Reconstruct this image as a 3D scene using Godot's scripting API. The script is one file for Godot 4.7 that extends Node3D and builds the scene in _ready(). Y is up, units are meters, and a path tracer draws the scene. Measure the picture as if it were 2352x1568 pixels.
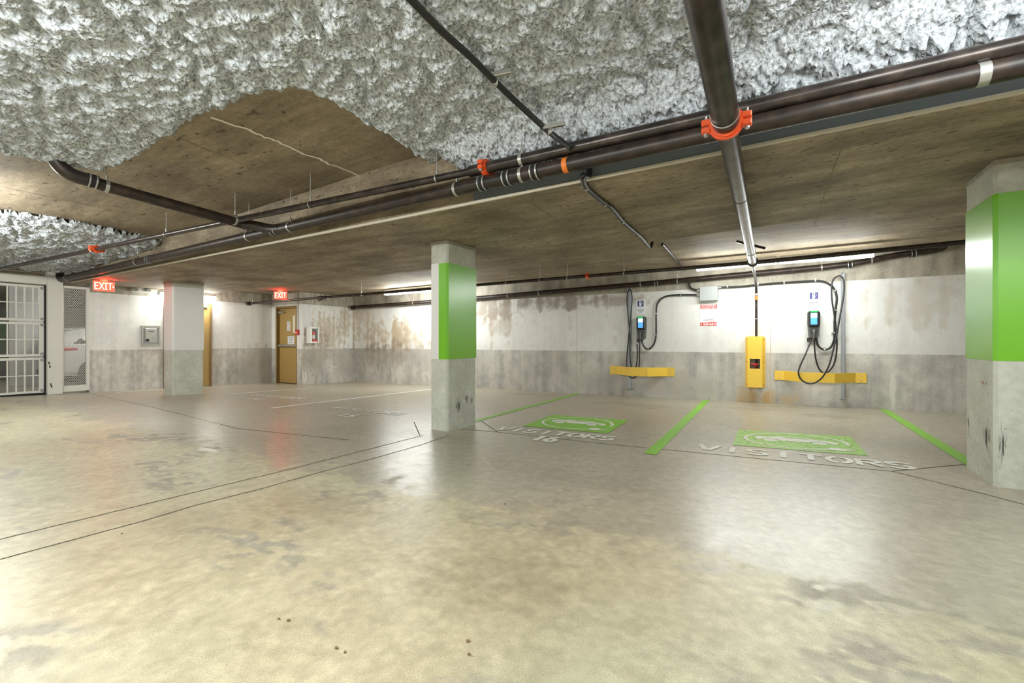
extends Node3D
# Underground parking level. x runs along the back wall, -z points at it, y is up; the camera stands 1.10 m above the floor.
const F := 1045.0
const CAM_H := 1.10
const WALL_Z := -9.3
const LEFT_X := -12.37
const CORNER_X := -11.0
const DOOR_Z := -7.635
var turn := atan(615.0 / 1045.0)
var mats := {}
var base_of := {}
var used := {}
var rng := RandomNumberGenerator.new()

# ---------------------------------------------------------------- pixel to place
func ray(px: float, py: float) -> Vector3:
	var x := (px - 1176.0) / F
	var y := (784.0 - py) / F
	return Vector3(cos(turn) * x - sin(turn), y, -sin(turn) * x - cos(turn))

func onz(px: float, py: float, z: float) -> Vector3:
	var d := ray(px, py)
	return d * (z / d.z) + Vector3(0, CAM_H, 0)

func onx(px: float, py: float, x: float) -> Vector3:
	var d := ray(px, py)
	return d * (x / d.x) + Vector3(0, CAM_H, 0)

func ony(px: float, py: float, y: float) -> Vector3:
	var d := ray(px, py)
	return d * ((y - CAM_H) / d.y) + Vector3(0, CAM_H, 0)

func fl(x: float, z: float) -> float:
	return 0.0195 - 0.0101 * x + 0.0021 * z - 0.00205 * x * z if x > -13.5 else 0.0195 + 0.0101 * 13.5 + 0.0021 * z + 0.00205 * 13.5 * z

func onfloor(px: float, py: float) -> Vector3:
	var p := ony(px, py, 0.0)
	for k in 30:
		p = ony(px, py, fl(p.x, p.z))
	return p

func slab_near(x: float) -> float:      # underside of the high slab over the drive lane
	return 3.011 + 0.036 * x

func slab_band(x: float) -> float:      # underside of the thick strip over the columns
	return 2.325 + 0.0276 * maxf(0.0, x + 3.5) + 0.004 * minf(0.0, x + 3.5)

func slab_rear(x: float) -> float:      # underside of the slab along the back wall
	return 2.45 + 0.009 * (x + 8.0)

func band_edge(x: float) -> float:      # front edge of the strip
	return -3.34 - 0.043 * maxf(0.0, x + 3.5) + 0.007 * minf(0.0, x + 3.5)

func onslab(px: float, py: float, drop: float) -> Vector3:
	var p := ony(px, py, 2.8)
	for k in 30:
		p = ony(px, py, slab_near(clampf(p.x, -16, 8)) - drop)
	return p

func onband(px: float, py: float, drop: float) -> Vector3:
	var p := ony(px, py, 2.3)
	for k in 30:
		p = ony(px, py, slab_band(clampf(p.x, -16, 8)) - drop)
	return p

func on_line(a: Vector3, b: Vector3, px: float) -> Vector3:   # where the line a-b crosses the picture column px
	var k := (px - 1176.0) / F
	var n := Vector3(cos(turn) + k * sin(turn), 0, -sin(turn) + k * cos(turn))
	var t := -n.dot(a - Vector3(0, CAM_H, 0)) / n.dot(b - a)
	return a + (b - a) * t

# ---------------------------------------------------------------- shapes
class Shape:
	var v := PackedVector3Array()
	var n := PackedVector3Array()
	var u := PackedVector2Array()
	var i := PackedInt32Array()

	func tri(a: Vector3, b: Vector3, c: Vector3, na: Vector3, nb: Vector3, nc: Vector3, ua := Vector2.ZERO, ub := Vector2.ZERO, uc := Vector2.ZERO) -> void:
		var at := v.size()
		v.append(a); v.append(b); v.append(c)
		n.append(na); n.append(nb); n.append(nc)
		u.append(ua); u.append(ub); u.append(uc)
		if (b - a).cross(c - a).dot(na + nb + nc) > 0.0:
			i.append(at); i.append(at + 2); i.append(at + 1)
		else:
			i.append(at); i.append(at + 1); i.append(at + 2)

	func quad(a: Vector3, b: Vector3, c: Vector3, d: Vector3, m: Vector3, ua := Vector2(0, 1), ub := Vector2(1, 1), uc := Vector2(1, 0), ud := Vector2(0, 0)) -> void:
		tri(a, b, c, m, m, m, ua, ub, uc)
		tri(a, c, d, m, m, m, ua, uc, ud)

	func box(c: Vector3, size: Vector3, bevel := 0.0, bs := Basis.IDENTITY) -> void:
		var h := size / 2.0
		var r := minf(bevel, minf(h.x, minf(h.y, h.z)) * 0.9)
		for k in 3:
			var l := (k + 1) % 3
			var m := (k + 2) % 3
			for s in [-1.0, 1.0]:
				var q: Array[Vector3] = []
				for e in [[-1, -1], [1, -1], [1, 1], [-1, 1]]:
					var p := Vector3.ZERO
					p[k] = s * h[k]
					p[l] = e[0] * (h[l] - r)
					p[m] = e[1] * (h[m] - r)
					q.append(c + bs * p)
				var nn := Vector3.ZERO
				nn[k] = s
				quad(q[0], q[1], q[2], q[3], bs * nn)
		if r <= 0.0:
			return
		for k in 3:
			var l := (k + 1) % 3
			var m := (k + 2) % 3
			for s in [-1.0, 1.0]:
				for t in [-1.0, 1.0]:
					var q: Array[Vector3] = []
					for e in [[-1, 0], [1, 0], [1, 1], [-1, 1]]:
						var p := Vector3.ZERO
						p[k] = e[0] * (h[k] - r)
						p[l] = s * (h[l] - (r if e[1] else 0.0))
						p[m] = t * (h[m] - (0.0 if e[1] else r))
						q.append(c + bs * p)
					var nn := Vector3.ZERO
					nn[l] = s
					nn[m] = t
					quad(q[0], q[1], q[2], q[3], bs * nn.normalized())
		for sx in [-1.0, 1.0]:
			for sy in [-1.0, 1.0]:
				for sz in [-1.0, 1.0]:
					var sg := Vector3(sx, sy, sz)
					var nn := bs * sg.normalized()
					var p0 := c + bs * (sg * Vector3(h.x, h.y - r, h.z - r))
					var p1 := c + bs * (sg * Vector3(h.x - r, h.y, h.z - r))
					var p2 := c + bs * (sg * Vector3(h.x - r, h.y - r, h.z))
					tri(p0, p1, p2, nn, nn, nn)

	func span(a: Vector3, b: Vector3, w: float, h: float, bevel := 0.0, up := Vector3.UP) -> void:   # a bar from a to b
		var d := (b - a).normalized()
		var side := d.cross(up).normalized()
		if side.length() < 0.5:
			side = d.cross(Vector3.RIGHT).normalized()
		var bs := Basis(side, side.cross(d).normalized() * -1.0, d)
		box((a + b) / 2.0, Vector3(w, h, (b - a).length()), bevel, Basis(side, d.cross(side), d))

	func tube(p: PackedVector3Array, r: float, sides := 12, caps := true, r_end := -1.0) -> void:
		var count := p.size()
		var side := Vector3.ZERO
		var rings := []
		var dirs := []
		for k in count:
			var d := (p[mini(k + 1, count - 1)] - p[maxi(k - 1, 0)]).normalized()
			if k == 0:
				side = d.cross(Vector3.UP if absf(d.y) < 0.9 else Vector3.RIGHT).normalized()
			else:
				side = (side - d * side.dot(d)).normalized()
			var up := d.cross(side)
			var rr := r if r_end < 0.0 else lerpf(r, r_end, float(k) / (count - 1))
			var ring := PackedVector3Array()
			for q in sides + 1:
				var t := TAU * q / sides
				ring.append(side * cos(t) + up * sin(t))
			rings.append([ring, rr])
			dirs.append(d)
		var run := 0.0
		for k in count - 1:
			var l := (p[k + 1] - p[k]).length()
			for q in sides:
				var a0: Vector3 = rings[k][0][q]
				var a1: Vector3 = rings[k][0][q + 1]
				var b0: Vector3 = rings[k + 1][0][q]
				var b1: Vector3 = rings[k + 1][0][q + 1]
				var ra: float = rings[k][1]
				var rb: float = rings[k + 1][1]
				tri(p[k] + a0 * ra, p[k] + a1 * ra, p[k + 1] + b1 * rb, a0, a1, b1)
				tri(p[k] + a0 * ra, p[k + 1] + b1 * rb, p[k + 1] + b0 * rb, a0, b1, b0)
			run += l
		if caps:
			for e in [0, count - 1]:
				var nn: Vector3 = dirs[e] * (-1.0 if e == 0 else 1.0)
				var rr: float = rings[e][1]
				for q in sides:
					tri(p[e], p[e] + rings[e][0][q] * rr, p[e] + rings[e][0][q + 1] * rr, nn, nn, nn)

	func cyl(a: Vector3, b: Vector3, r: float, sides := 16) -> void:
		tube(PackedVector3Array([a, b]), r, sides)

	func ring(c: Vector3, axis: Vector3, big: float, small: float, from := 0.0, to := TAU, steps := 20, sides := 6) -> void:
		var d := axis.normalized()
		var e := d.cross(Vector3.UP if absf(d.y) < 0.9 else Vector3.RIGHT).normalized()
		var g := e.cross(d)
		var p := PackedVector3Array()
		for k in steps + 1:
			var t := lerpf(from, to, float(k) / steps)
			p.append(c + (e * cos(t) + g * sin(t)) * big)
		tube(p, small, sides, absf(to - from) < TAU - 0.01)

	func hoop(c: Vector3, axis: Vector3, inner: float, thick: float, wide: float, steps := 24) -> void:   # a flat band round a pipe
		var d := axis.normalized()
		var e := d.cross(Vector3.UP if absf(d.y) < 0.9 else Vector3.RIGHT).normalized()
		var g := e.cross(d)
		var o := inner + thick
		for k in steps:
			var a := e * cos(TAU * k / steps) + g * sin(TAU * k / steps)
			var b := e * cos(TAU * (k + 1) / steps) + g * sin(TAU * (k + 1) / steps)
			var h := d * wide / 2.0
			tri(c - h + a * o, c - h + b * o, c + h + b * o, a, b, b)
			tri(c - h + a * o, c + h + b * o, c + h + a * o, a, b, a)
			for s in [-1.0, 1.0]:
				quad(c + h * s + a * inner, c + h * s + b * inner, c + h * s + b * o, c + h * s + a * o, d * s)

	func prism(poly: PackedVector2Array, xf: Transform3D, depth: float) -> void:   # the outline in xf's xy plane, depth along +z
		var index := Geometry2D.triangulate_polygon(poly)
		for k in range(0, index.size(), 3):
			for s in [0.0, 1.0]:
				var nn := xf.basis.z.normalized() * (1.0 if s > 0.5 else -1.0)
				var q: Array[Vector3] = []
				for j in 3:
					q.append(xf * Vector3(poly[index[k + j]].x, poly[index[k + j]].y, depth * s))
				tri(q[0], q[1], q[2], nn, nn, nn)
		var turnway := 1.0 if not Geometry2D.is_polygon_clockwise(poly) else -1.0
		for k in poly.size():
			var a := poly[k]
			var b := poly[(k + 1) % poly.size()]
			var e := (b - a).normalized()
			var nn := (xf.basis * Vector3(e.y, -e.x, 0)).normalized() * turnway
			quad(xf * Vector3(a.x, a.y, 0), xf * Vector3(b.x, b.y, 0), xf * Vector3(b.x, b.y, depth), xf * Vector3(a.x, a.y, depth), nn)

	func mesh(shift: Vector3) -> ArrayMesh:
		var w := PackedVector3Array()
		w.resize(v.size())
		for k in v.size():
			w[k] = v[k] - shift
		var arrays := []
		arrays.resize(Mesh.ARRAY_MAX)
		arrays[Mesh.ARRAY_VERTEX] = w
		arrays[Mesh.ARRAY_NORMAL] = n
		arrays[Mesh.ARRAY_TEX_UV] = u
		arrays[Mesh.ARRAY_INDEX] = i
		var m := ArrayMesh.new()
		m.add_surface_from_arrays(Mesh.PRIMITIVE_TRIANGLES, arrays)
		return m

	func foot() -> Vector3:
		var lo := v[0]
		var hi := v[0]
		for p in v:
			lo = lo.min(p)
			hi = hi.max(p)
		return Vector3((lo.x + hi.x) / 2, lo.y, (lo.z + hi.z) / 2)

func free_name(called: String) -> String:
	if not used.has(called):
		used[called] = 0
		return called
	used[called] += 1
	return "%s_%03d" % [called, used[called]]

func add(called: String, sh: Shape, m: Material, parent: Node3D = null) -> MeshInstance3D:
	var o := MeshInstance3D.new()
	if parent == null:
		var at := sh.foot()
		o.name = free_name(called)
		o.mesh = sh.mesh(at)
		add_child(o)
		o.position = at
		base_of[o] = at
	else:
		o.name = called
		o.mesh = sh.mesh(base_of[parent])
		parent.add_child(o, true)
		base_of[o] = base_of[parent]
	o.material_override = m
	return o

func thing(called: String, at: Vector3, label: String, category: String, group := "") -> Node3D:
	var o := Node3D.new()
	o.name = free_name(called)
	add_child(o)
	o.position = at
	base_of[o] = at
	return tag(o, label, category, group)

func tag(o: Node3D, label: String, category: String, group := "") -> Node3D:
	o.set_meta("label", label)
	o.set_meta("category", category)
	if group:
		o.set_meta("group", group)
	return o

func setting(o: Node3D, label: String, category: String) -> Node3D:
	tag(o, label, category)
	o.set_meta("kind", "structure")
	return o

func struct_node(called: String, at: Vector3, label: String, category: String) -> Node3D:
	var o := thing(called, at, label, category)
	o.set_meta("kind", "structure")
	return o

func letters(text: String, height: float, xf: Transform3D, m: Material, parent: Node3D, widen := 1.0, called := "lettering", font_name := "Droid Sans", weight := 700, thick := 0.003) -> void:
	var t := TextMesh.new()
	var font := SystemFont.new()
	font.font_names = PackedStringArray([font_name])
	font.font_weight = weight
	t.font = font
	t.text = text
	t.font_size = 64
	t.pixel_size = height / (64.0 * 0.72)
	t.depth = thick
	t.curve_step = 1.0
	var o := MeshInstance3D.new()
	o.name = called
	o.mesh = t
	o.material_override = m
	parent.add_child(o, true)
	o.transform = Transform3D(xf.basis * Basis.from_scale(Vector3(widen, 1, 1)), xf.origin - base_of[parent])
	base_of[o] = base_of[parent]

# ---------------------------------------------------------------- materials
func srgb(r: int, g: int, b: int) -> Color:
	return Color8(r, g, b)

func mat(called: String, color: Color, rough := 0.6, metal := 0.0, spec := 0.5) -> StandardMaterial3D:
	if mats.has(called):
		return mats[called]
	var m := StandardMaterial3D.new()
	m.resource_name = called
	m.albedo_color = color
	m.roughness = rough
	m.metallic = metal
	m.metallic_specular = spec
	mats[called] = m
	return m

func glow(called: String, color: Color, energy: float) -> StandardMaterial3D:
	var m := mat(called, color, 0.5)
	m.emission_enabled = true
	m.emission = color
	m.emission_energy_multiplier = energy
	return m

func noise_bytes(w: int, h: int, noise_seed: int, freq: float, octaves := 3, kind := FastNoiseLite.TYPE_SIMPLEX_SMOOTH, seamless := false, stretch := Vector2.ONE) -> PackedByteArray:
	var f := FastNoiseLite.new()
	f.seed = noise_seed
	f.noise_type = kind
	f.frequency = freq
	f.fractal_octaves = octaves
	f.fractal_type = FastNoiseLite.FRACTAL_FBM if octaves > 1 else FastNoiseLite.FRACTAL_NONE
	var sw := int(w / stretch.x)
	var sh := int(h / stretch.y)
	var im: Image = f.get_seamless_image(sw, sh, false, false, 0.15) if seamless else f.get_image(sw, sh)
	im.convert(Image.FORMAT_L8)
	if sw != w or sh != h:
		im.resize(w, h, Image.INTERPOLATE_CUBIC)
	return im.get_data()

func texture(w: int, h: int, bytes: PackedByteArray, format := Image.FORMAT_RGB8) -> ImageTexture:
	return ImageTexture.create_from_image(Image.create_from_data(w, h, false, format, bytes))

func tile(size: int, noise_seed: int, lo: Color, hi: Color, layers: Array, pit := 0.0, pit_color := Color.BLACK) -> ImageTexture:
	# layers: [frequency, share, octaves, stretch]; pit: share of the surface taken by small holes
	var parts: Array[PackedByteArray] = []
	var share: Array[float] = []
	for l in layers:
		parts.append(noise_bytes(size, size, noise_seed + parts.size() * 7, l[0], l[2], FastNoiseLite.TYPE_SIMPLEX_SMOOTH, true, l[3] if l.size() > 3 else Vector2.ONE))
		share.append(l[1])
	var holes := noise_bytes(size, size, noise_seed + 99, 0.06, 2, FastNoiseLite.TYPE_SIMPLEX_SMOOTH, true, Vector2(2, 1))
	var out := PackedByteArray()
	out.resize(size * size * 3)
	var count := parts.size()
	for k in size * size:
		var t := 0.0
		for j in count:
			t += parts[j][k] * share[j]
		t = clampf((t / 255.0 - 0.5) * 1.5 + 0.5, 0.0, 1.0)
		var r := lerpf(lo.r, hi.r, t)
		var g := lerpf(lo.g, hi.g, t)
		var b := lerpf(lo.b, hi.b, t)
		if pit > 0.0 and holes[k] > 255.0 * (1.0 - pit):
			r = lerpf(r, pit_color.r, 0.7); g = lerpf(g, pit_color.g, 0.7); b = lerpf(b, pit_color.b, 0.7)
		out[k * 3] = int(r * 255.0); out[k * 3 + 1] = int(g * 255.0); out[k * 3 + 2] = int(b * 255.0)
	return texture(size, size, out)

func cloud(size: int, noise_seed: int, freq: float, octaves: int, stops: Array) -> NoiseTexture2D:
	# seamless fractal noise coloured by a ramp; stops: [place, colour]
	var f := FastNoiseLite.new()
	f.seed = noise_seed
	f.noise_type = FastNoiseLite.TYPE_SIMPLEX_SMOOTH
	f.frequency = freq
	f.fractal_octaves = octaves
	f.fractal_gain = 0.58
	var g := Gradient.new()
	var offsets := PackedFloat32Array()
	var colors := PackedColorArray()
	for s in stops:
		offsets.append(s[0]); colors.append(s[1])
	g.offsets = offsets
	g.colors = colors
	var t := NoiseTexture2D.new()
	t.width = size
	t.height = size
	t.seamless = true
	t.noise = f
	t.color_ramp = g
	return t

func relief(size: int, noise_seed: int, freq: float, octaves: int) -> ImageTexture:
	return texture(size, size, noise_bytes(size, size, noise_seed, freq, octaves, FastNoiseLite.TYPE_SIMPLEX_SMOOTH, true), Image.FORMAT_L8)

func triplanar(m: StandardMaterial3D, tex: Texture2D, metres: float, bump: ImageTexture = null, bump_cm := 0.0) -> StandardMaterial3D:
	m.albedo_texture = tex
	m.uv1_triplanar = true
	m.uv1_world_triplanar = true
	m.uv1_triplanar_sharpness = 8.0
	m.uv1_scale = Vector3.ONE / metres
	if bump:
		m.heightmap_enabled = true
		m.heightmap_texture = bump
		m.heightmap_scale = bump_cm
	return m

# ---------------------------------------------------------------- surface pictures (colour, grain, stains, dirt)
func floor_pictures() -> Array:
	# x from -13 to 5, z from -9.5 to 2.5
	var w := 1800
	var h := 1200
	var a := noise_bytes(w, h, 11, 0.004, 4)
	var b := noise_bytes(w, h, 12, 0.03, 5)
	var c := noise_bytes(w, h, 13, 0.011, 6, FastNoiseLite.TYPE_SIMPLEX_SMOOTH, false, Vector2(1.6, 1.0))
	var d := noise_bytes(w, h, 14, 0.09, 4, FastNoiseLite.TYPE_SIMPLEX_SMOOTH, false, Vector2(2.0, 1.0))
	var e := noise_bytes(w, h, 15, 0.003, 2)
	var color := PackedByteArray()
	color.resize(w * h * 3)
	var rough := PackedByteArray()
	rough.resize(w * h)
	# brown marks left by tyres and drips: x, z, half lengths, strength
	var marks := [[-2.2, -8.0, 0.9, 0.35, 0.5], [-1.9, -7.7, 0.14, 0.2, 0.9], [0.6, -8.1, 0.5, 0.3, 0.55], [-0.4, -8.4, 0.8, 0.2, 0.35], [-4.6, -8.6, 0.9, 0.3, 0.4], [-0.1, -8.9, 0.7, 0.25, 0.4],
		[-2.6, -1.9, 0.45, 0.3, 0.3], [-3.0, -1.35, 0.4, 0.2, 0.3], [-1.1, -1.75, 0.45, 0.35, 0.35], [-3.4, -4.0, 0.8, 0.25, 0.4], [-1.6, -3.4, 1.2, 0.25, 0.25], [-5.5, -2.4, 1.0, 0.2, 0.35]]
	for y in h:
		var z := -9.5 + 12.0 * y / h
		var here := marks.filter(func(m): return absf(z - m[1]) < m[3] * 1.6)
		for x in w:
			var k := y * w + x
			var na := a[k] / 255.0 - 0.5
			var nb := b[k] / 255.0 - 0.5
			var nc := c[k] / 255.0
			var nd := d[k] / 255.0
			# the drive lane wears a cream skin, the stalls are a greyer, more worn slab
			var lane := clampf((z + 2.55 + nb * 0.55 + (nd - 0.5) * 0.4) / 0.2, 0.0, 1.0)
			var tone := na * 26.0 + nb * lerpf(14.0, 22.0, lane)
			var r := lerpf(201.0, 217.0, lane) + tone
			var g := lerpf(194.0, 210.0, lane) + tone
			var bb := lerpf(174.0, 179.0, lane) + tone
			# warm patches
			var warm := clampf((e[k] / 255.0 - 0.56) * 4.0, 0.0, 1.0) * 0.6
			r += 4.0 * warm; g -= 6.0 * warm; bb -= 10.0 * warm
			# scraped grey patches where the skin has gone, with a ragged edge
			var scrape := clampf((nc - 0.58) * 8.0, 0.0, 1.0) * clampf((nd + nb - 0.42) * 7.0, 0.0, 1.0) * (0.12 + 0.88 * lane)
			var scuff := clampf((nd - 0.66) * 9.0, 0.0, 1.0) * clampf((nb - 0.06) * 6.0, 0.0, 1.0)
			var dirt := 0.0
			if here:
				var px := -13.0 + 18.0 * x / w
				for m in here:
					var ux: float = (px - m[0]) / m[2]
					if ux > -1.6 and ux < 1.6:
						var uz: float = (z - m[1]) / m[3]
						dirt = maxf(dirt, clampf(1.0 - (ux * ux + uz * uz) + (nd - 0.5) * 1.8 + nb * 1.4, 0.0, 1.0) * m[4])
			var s := scrape * 0.8
			r = lerpf(r, 176.0, s); g = lerpf(g, 169.0, s); bb = lerpf(bb, 154.0, s)
			s = maxf(scuff * 0.12, dirt * 0.55)
			color[k * 3] = int(clampf(lerpf(r, 120.0, s), 0, 255)); color[k * 3 + 1] = int(clampf(lerpf(g, 106.0, s), 0, 255)); color[k * 3 + 2] = int(clampf(lerpf(bb, 86.0, s), 0, 255))
			rough[k] = int(clampf(255.0 * (lerpf(0.32, 0.40, lane) + nb * 0.07 + (nd - 0.5) * 0.04 + scrape * 0.15 + s * 0.06), 0, 255))
	return [texture(w, h, color), texture(w, h, rough, Image.FORMAT_L8)]

func wall_picture(w: int, h: int, wide: float, high: float, noise_seed: int, paint: float, top: float, stains: Array, dirt_amount: float) -> ImageTexture:
	# bare grey concrete to the paint line, white paint above it, bare again from «top»; stains: [x, y, half width, half height, strength, r, g, b]
	var a := noise_bytes(w, h, noise_seed, 0.006, 4)
	var b := noise_bytes(w, h, noise_seed + 1, 0.035, 4)
	var s := noise_bytes(w, h, noise_seed + 2, 0.03, 4, FastNoiseLite.TYPE_SIMPLEX_SMOOTH, false, Vector2(1, 14))
	var g := noise_bytes(w, h, noise_seed + 3, 0.25, 2)
	var out := PackedByteArray()
	out.resize(w * h * 3)
	for y in h:
		var ym := high * (1.0 - float(y) / h) - 0.3
		for x in w:
			var k := y * w + x
			var xm := wide * x / w
			var na := a[k] / 255.0
			var nb := b[k] / 255.0
			var ns := s[k] / 255.0
			var ng := g[k] / 255.0
			var r := 192.0
			var gg := 189.0
			var bb := 181.0
			var rough_tone := 1.0
			if ym > paint and ym < top:
				r = 229.0; gg = 229.0; bb = 225.0
				rough_tone = 0.32
			elif ym >= top:
				r = 168.0; gg = 161.0; bb = 146.0
			var tone := ((na - 0.5) * 40.0 + (nb - 0.5) * 34.0 + (ns - 0.5) * 44.0 + (ng - 0.5) * 22.0) * rough_tone
			r += tone; gg += tone; bb += tone * 0.95
			var wear := clampf((ns - 0.55) * 3.0, 0.0, 1.0) * clampf((nb - 0.4) * 3.0, 0.0, 1.0) * dirt_amount
			r = lerpf(r, 178.0, wear); gg = lerpf(gg, 166.0, wear); bb = lerpf(bb, 146.0, wear)
			for m in stains:
				var ux: float = (xm - m[0]) / m[2]
				if ux > -1.5 and ux < 1.5:
					var uy: float = (ym - m[1]) / m[3]
					if uy > -1.5 and uy < 1.5:
						var q: float = clampf(1.05 - (ux * ux + uy * uy) + (ns - 0.5) * 1.7 + (nb - 0.5) * 1.5, 0.0, 1.0) * m[4]
						r = lerpf(r, m[5], q); gg = lerpf(gg, m[6], q); bb = lerpf(bb, m[7], q)
			out[k * 3] = int(clampf(r, 0, 255)); out[k * 3 + 1] = int(clampf(gg, 0, 255)); out[k * 3 + 2] = int(clampf(bb, 0, 255))
	# small air holes left by the pour
	rng.seed = noise_seed
	for k in int(wide * 16.0):
		var cx := rng.randi_range(2, w - 6)
		var cy := int(h * rng.randf_range(0.3, 0.95))
		var size := 1 + int(rng.randf() < 0.3 and wide / w < 0.007)
		for dy in size:
			for dx in size:
				var k2 := ((mini(cy + dy, h - 1)) * w + cx + dx) * 3
				for c in 3:
					out[k2 + c] = int(out[k2 + c] * 0.6)
	return texture(w, h, out)

func make_materials() -> void:
	var grain := tile(1024, 31, Color(0.74, 0.73, 0.71), Color(1, 1, 1), [[0.02, 0.3, 3], [0.15, 0.45, 3], [0.01, 0.25, 2]], 0.10, Color(0.68, 0.65, 0.6))
	var concrete := tile(1024, 41, srgb(176, 174, 166), srgb(216, 214, 207), [[0.006, 0.35, 3], [0.03, 0.35, 4], [0.2, 0.3, 2]], 0.11, srgb(120, 115, 106))
	var bumps := relief(512, 51, 0.05, 4)
	# floor
	var m := mat("floor_concrete", Color.WHITE, 1.0, 0.0, 0.7)
	var pics := floor_pictures()
	m.albedo_texture = pics[0]
	m.roughness_texture = pics[1]
	m.roughness_texture_channel = BaseMaterial3D.TEXTURE_CHANNEL_RED
	m.detail_enabled = true
	m.detail_blend_mode = BaseMaterial3D.BLEND_MODE_MUL
	m.detail_uv_layer = BaseMaterial3D.DETAIL_UV_2
	m.detail_albedo = grain
	m.uv2_triplanar = true
	m.uv2_world_triplanar = true
	m.uv2_scale = Vector3.ONE / 1.3
	# columns and bare walls
	triplanar(mat("column_concrete", Color(0.98, 1.0, 0.97), 0.75), concrete, 2.2, bumps, 0.12)
	triplanar(mat("wall_concrete", srgb(210, 205, 195), 0.8), concrete, 2.6, bumps, 0.1)
	# ceiling: brown, board-marked, with long streaks along the back wall
	var boards := tile(1024, 61, srgb(102, 90, 72), srgb(204, 187, 160), [[0.005, 0.34, 3], [0.02, 0.30, 4, Vector2(5, 1)], [0.09, 0.2, 3, Vector2(4, 1)], [0.3, 0.16, 2]], 0.17, srgb(84, 72, 54))
	var speck := tile(1024, 67, Color(0.84, 0.83, 0.81), Color(1, 1, 1), [[0.08, 0.5, 3, Vector2(3, 1)], [0.02, 0.5, 3]], 0.13, Color(0.34, 0.3, 0.25))
	for which in ["ceiling_concrete", "strip_concrete"]:
		m = triplanar(mat(which, Color(1, 1, 1), 0.75), boards, 7.0 if which == "ceiling_concrete" else 5.2)
		m.detail_enabled = true
		m.detail_blend_mode = BaseMaterial3D.BLEND_MODE_MUL
		m.detail_uv_layer = BaseMaterial3D.DETAIL_UV_2
		m.detail_albedo = speck
		m.uv2_triplanar = true
		m.uv2_world_triplanar = true
		m.uv2_scale = Vector3.ONE / 1.7
	# sprayed insulation
	var fluff := cloud(1024, 71, 0.055, 5, [[0.0, srgb(82, 80, 76)], [0.24, srgb(137, 139, 141)], [0.44, srgb(185, 191, 198)], [0.8, srgb(233, 238, 244)]])
	triplanar(mat("insulation", Color(1, 1, 1), 0.95, 0.0, 0.2), fluff, 1.9, relief(1024, 72, 0.09, 4), 1.1)
	# pipes
	var rust := cloud(512, 81, 0.012, 5, [[0.1, srgb(42, 35, 31)], [0.9, srgb(88, 76, 68)]])
	triplanar(mat("black_steel", Color(0.92, 0.92, 0.95), 0.30, 0.45, 0.6), rust, 1.1)
	var iron := cloud(512, 85, 0.012, 5, [[0.1, srgb(24, 20, 17)], [0.9, srgb(66, 50, 40)]])
	triplanar(mat("cast_iron", Color.WHITE, 0.42, 0.1, 0.5), iron, 1.0)
	mat("galvanised", srgb(188, 187, 182), 0.35, 0.75)
	mat("zinc_dull", srgb(168, 170, 170), 0.5, 0.5)
	mat("orange_iron", srgb(226, 84, 34), 0.4)
	mat("orange_tape", srgb(226, 120, 40), 0.5)
	mat("black_sheath", srgb(36, 36, 35), 0.38)
	mat("white_paint", srgb(226, 224, 216), 0.45)
	mat("column_white", srgb(226, 225, 221), 0.4)
	mat("column_green", srgb(116, 188, 34), 0.26, 0.0, 0.62)
	mat("steel_grey", srgb(164, 168, 172), 0.5, 0.25)
	mat("stainless", srgb(186, 184, 176), 0.28, 0.8)
	mat("yellow_paint", srgb(240, 200, 76), 0.42)
	mat("dark_plastic", srgb(52, 52, 51), 0.4)
	mat("mid_plastic", srgb(92, 92, 90), 0.45)
	mat("box_grey", srgb(168, 173, 172), 0.4)
	mat("sign_white", srgb(236, 237, 238), 0.4)
	mat("sign_red", srgb(206, 58, 40), 0.45)
	mat("sign_navy", srgb(52, 54, 124), 0.45)
	mat("print_grey", srgb(128, 130, 140), 0.6)
	mat("door_tan", srgb(172, 142, 82), 0.5)
	mat("door_frame_tan", srgb(132, 104, 56), 0.5)
	mat("alarm_red", srgb(206, 34, 28), 0.35)
	mat("joint_dark", srgb(92, 82, 68), 0.9)
	mat("rubber", srgb(28, 28, 28), 0.8)
	mat("lamp_body", srgb(236, 236, 232), 0.4)
	glow("lamp_tube", Color(0.985, 1.0, 0.99), 5.0)
	glow("exit_face_glow_red", Color(1.0, 0.42, 0.32), 0.6)
	glow("exit_letter_glow", Color(1.0, 0.90, 0.84), 1.4)
	glow("screen_blue_glow", Color(0.28, 0.55, 0.92), 0.8)
	glow("screen_white_glow", Color(0.80, 0.92, 0.98), 1.1)
	glow("screen_green_glow", Color(0.05, 0.75, 0.30), 0.9)
	m = mat("pane_glass", Color(0.95, 1.0, 0.98, 0.02), 0.05)
	m.transparency = BaseMaterial3D.TRANSPARENCY_ALPHA
	# tyre and bumper scuffs
	for p in [["scuff_black", srgb(70, 68, 64)], ["scuff_red", srgb(196, 120, 104)]]:
		var streaks := noise_bytes(128, 128, 301, 0.05, 4, FastNoiseLite.TYPE_SIMPLEX_SMOOTH, false, Vector2(1, 3))
		var sp := PackedByteArray()
		sp.resize(128 * 128 * 4)
		var sc: Color = p[1]
		for k in 128 * 128:
			var ux := (k % 128) / 64.0 - 1.0
			var uy := int(k / 128.0) / 64.0 - 1.0
			sp[k * 4] = int(sc.r * 255.0); sp[k * 4 + 1] = int(sc.g * 255.0); sp[k * 4 + 2] = int(sc.b * 255.0)
			sp[k * 4 + 3] = int(255.0 * clampf((0.75 - ux * ux - uy * uy) * 1.2 + (streaks[k] / 255.0 - 0.62) * 3.5, 0.0, 0.75)) if ux * ux + uy * uy < 0.98 else 0
		m = mat(p[0], Color.WHITE, 0.7)
		m.albedo_texture = texture(128, 128, sp, Image.FORMAT_RGBA8)
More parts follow.
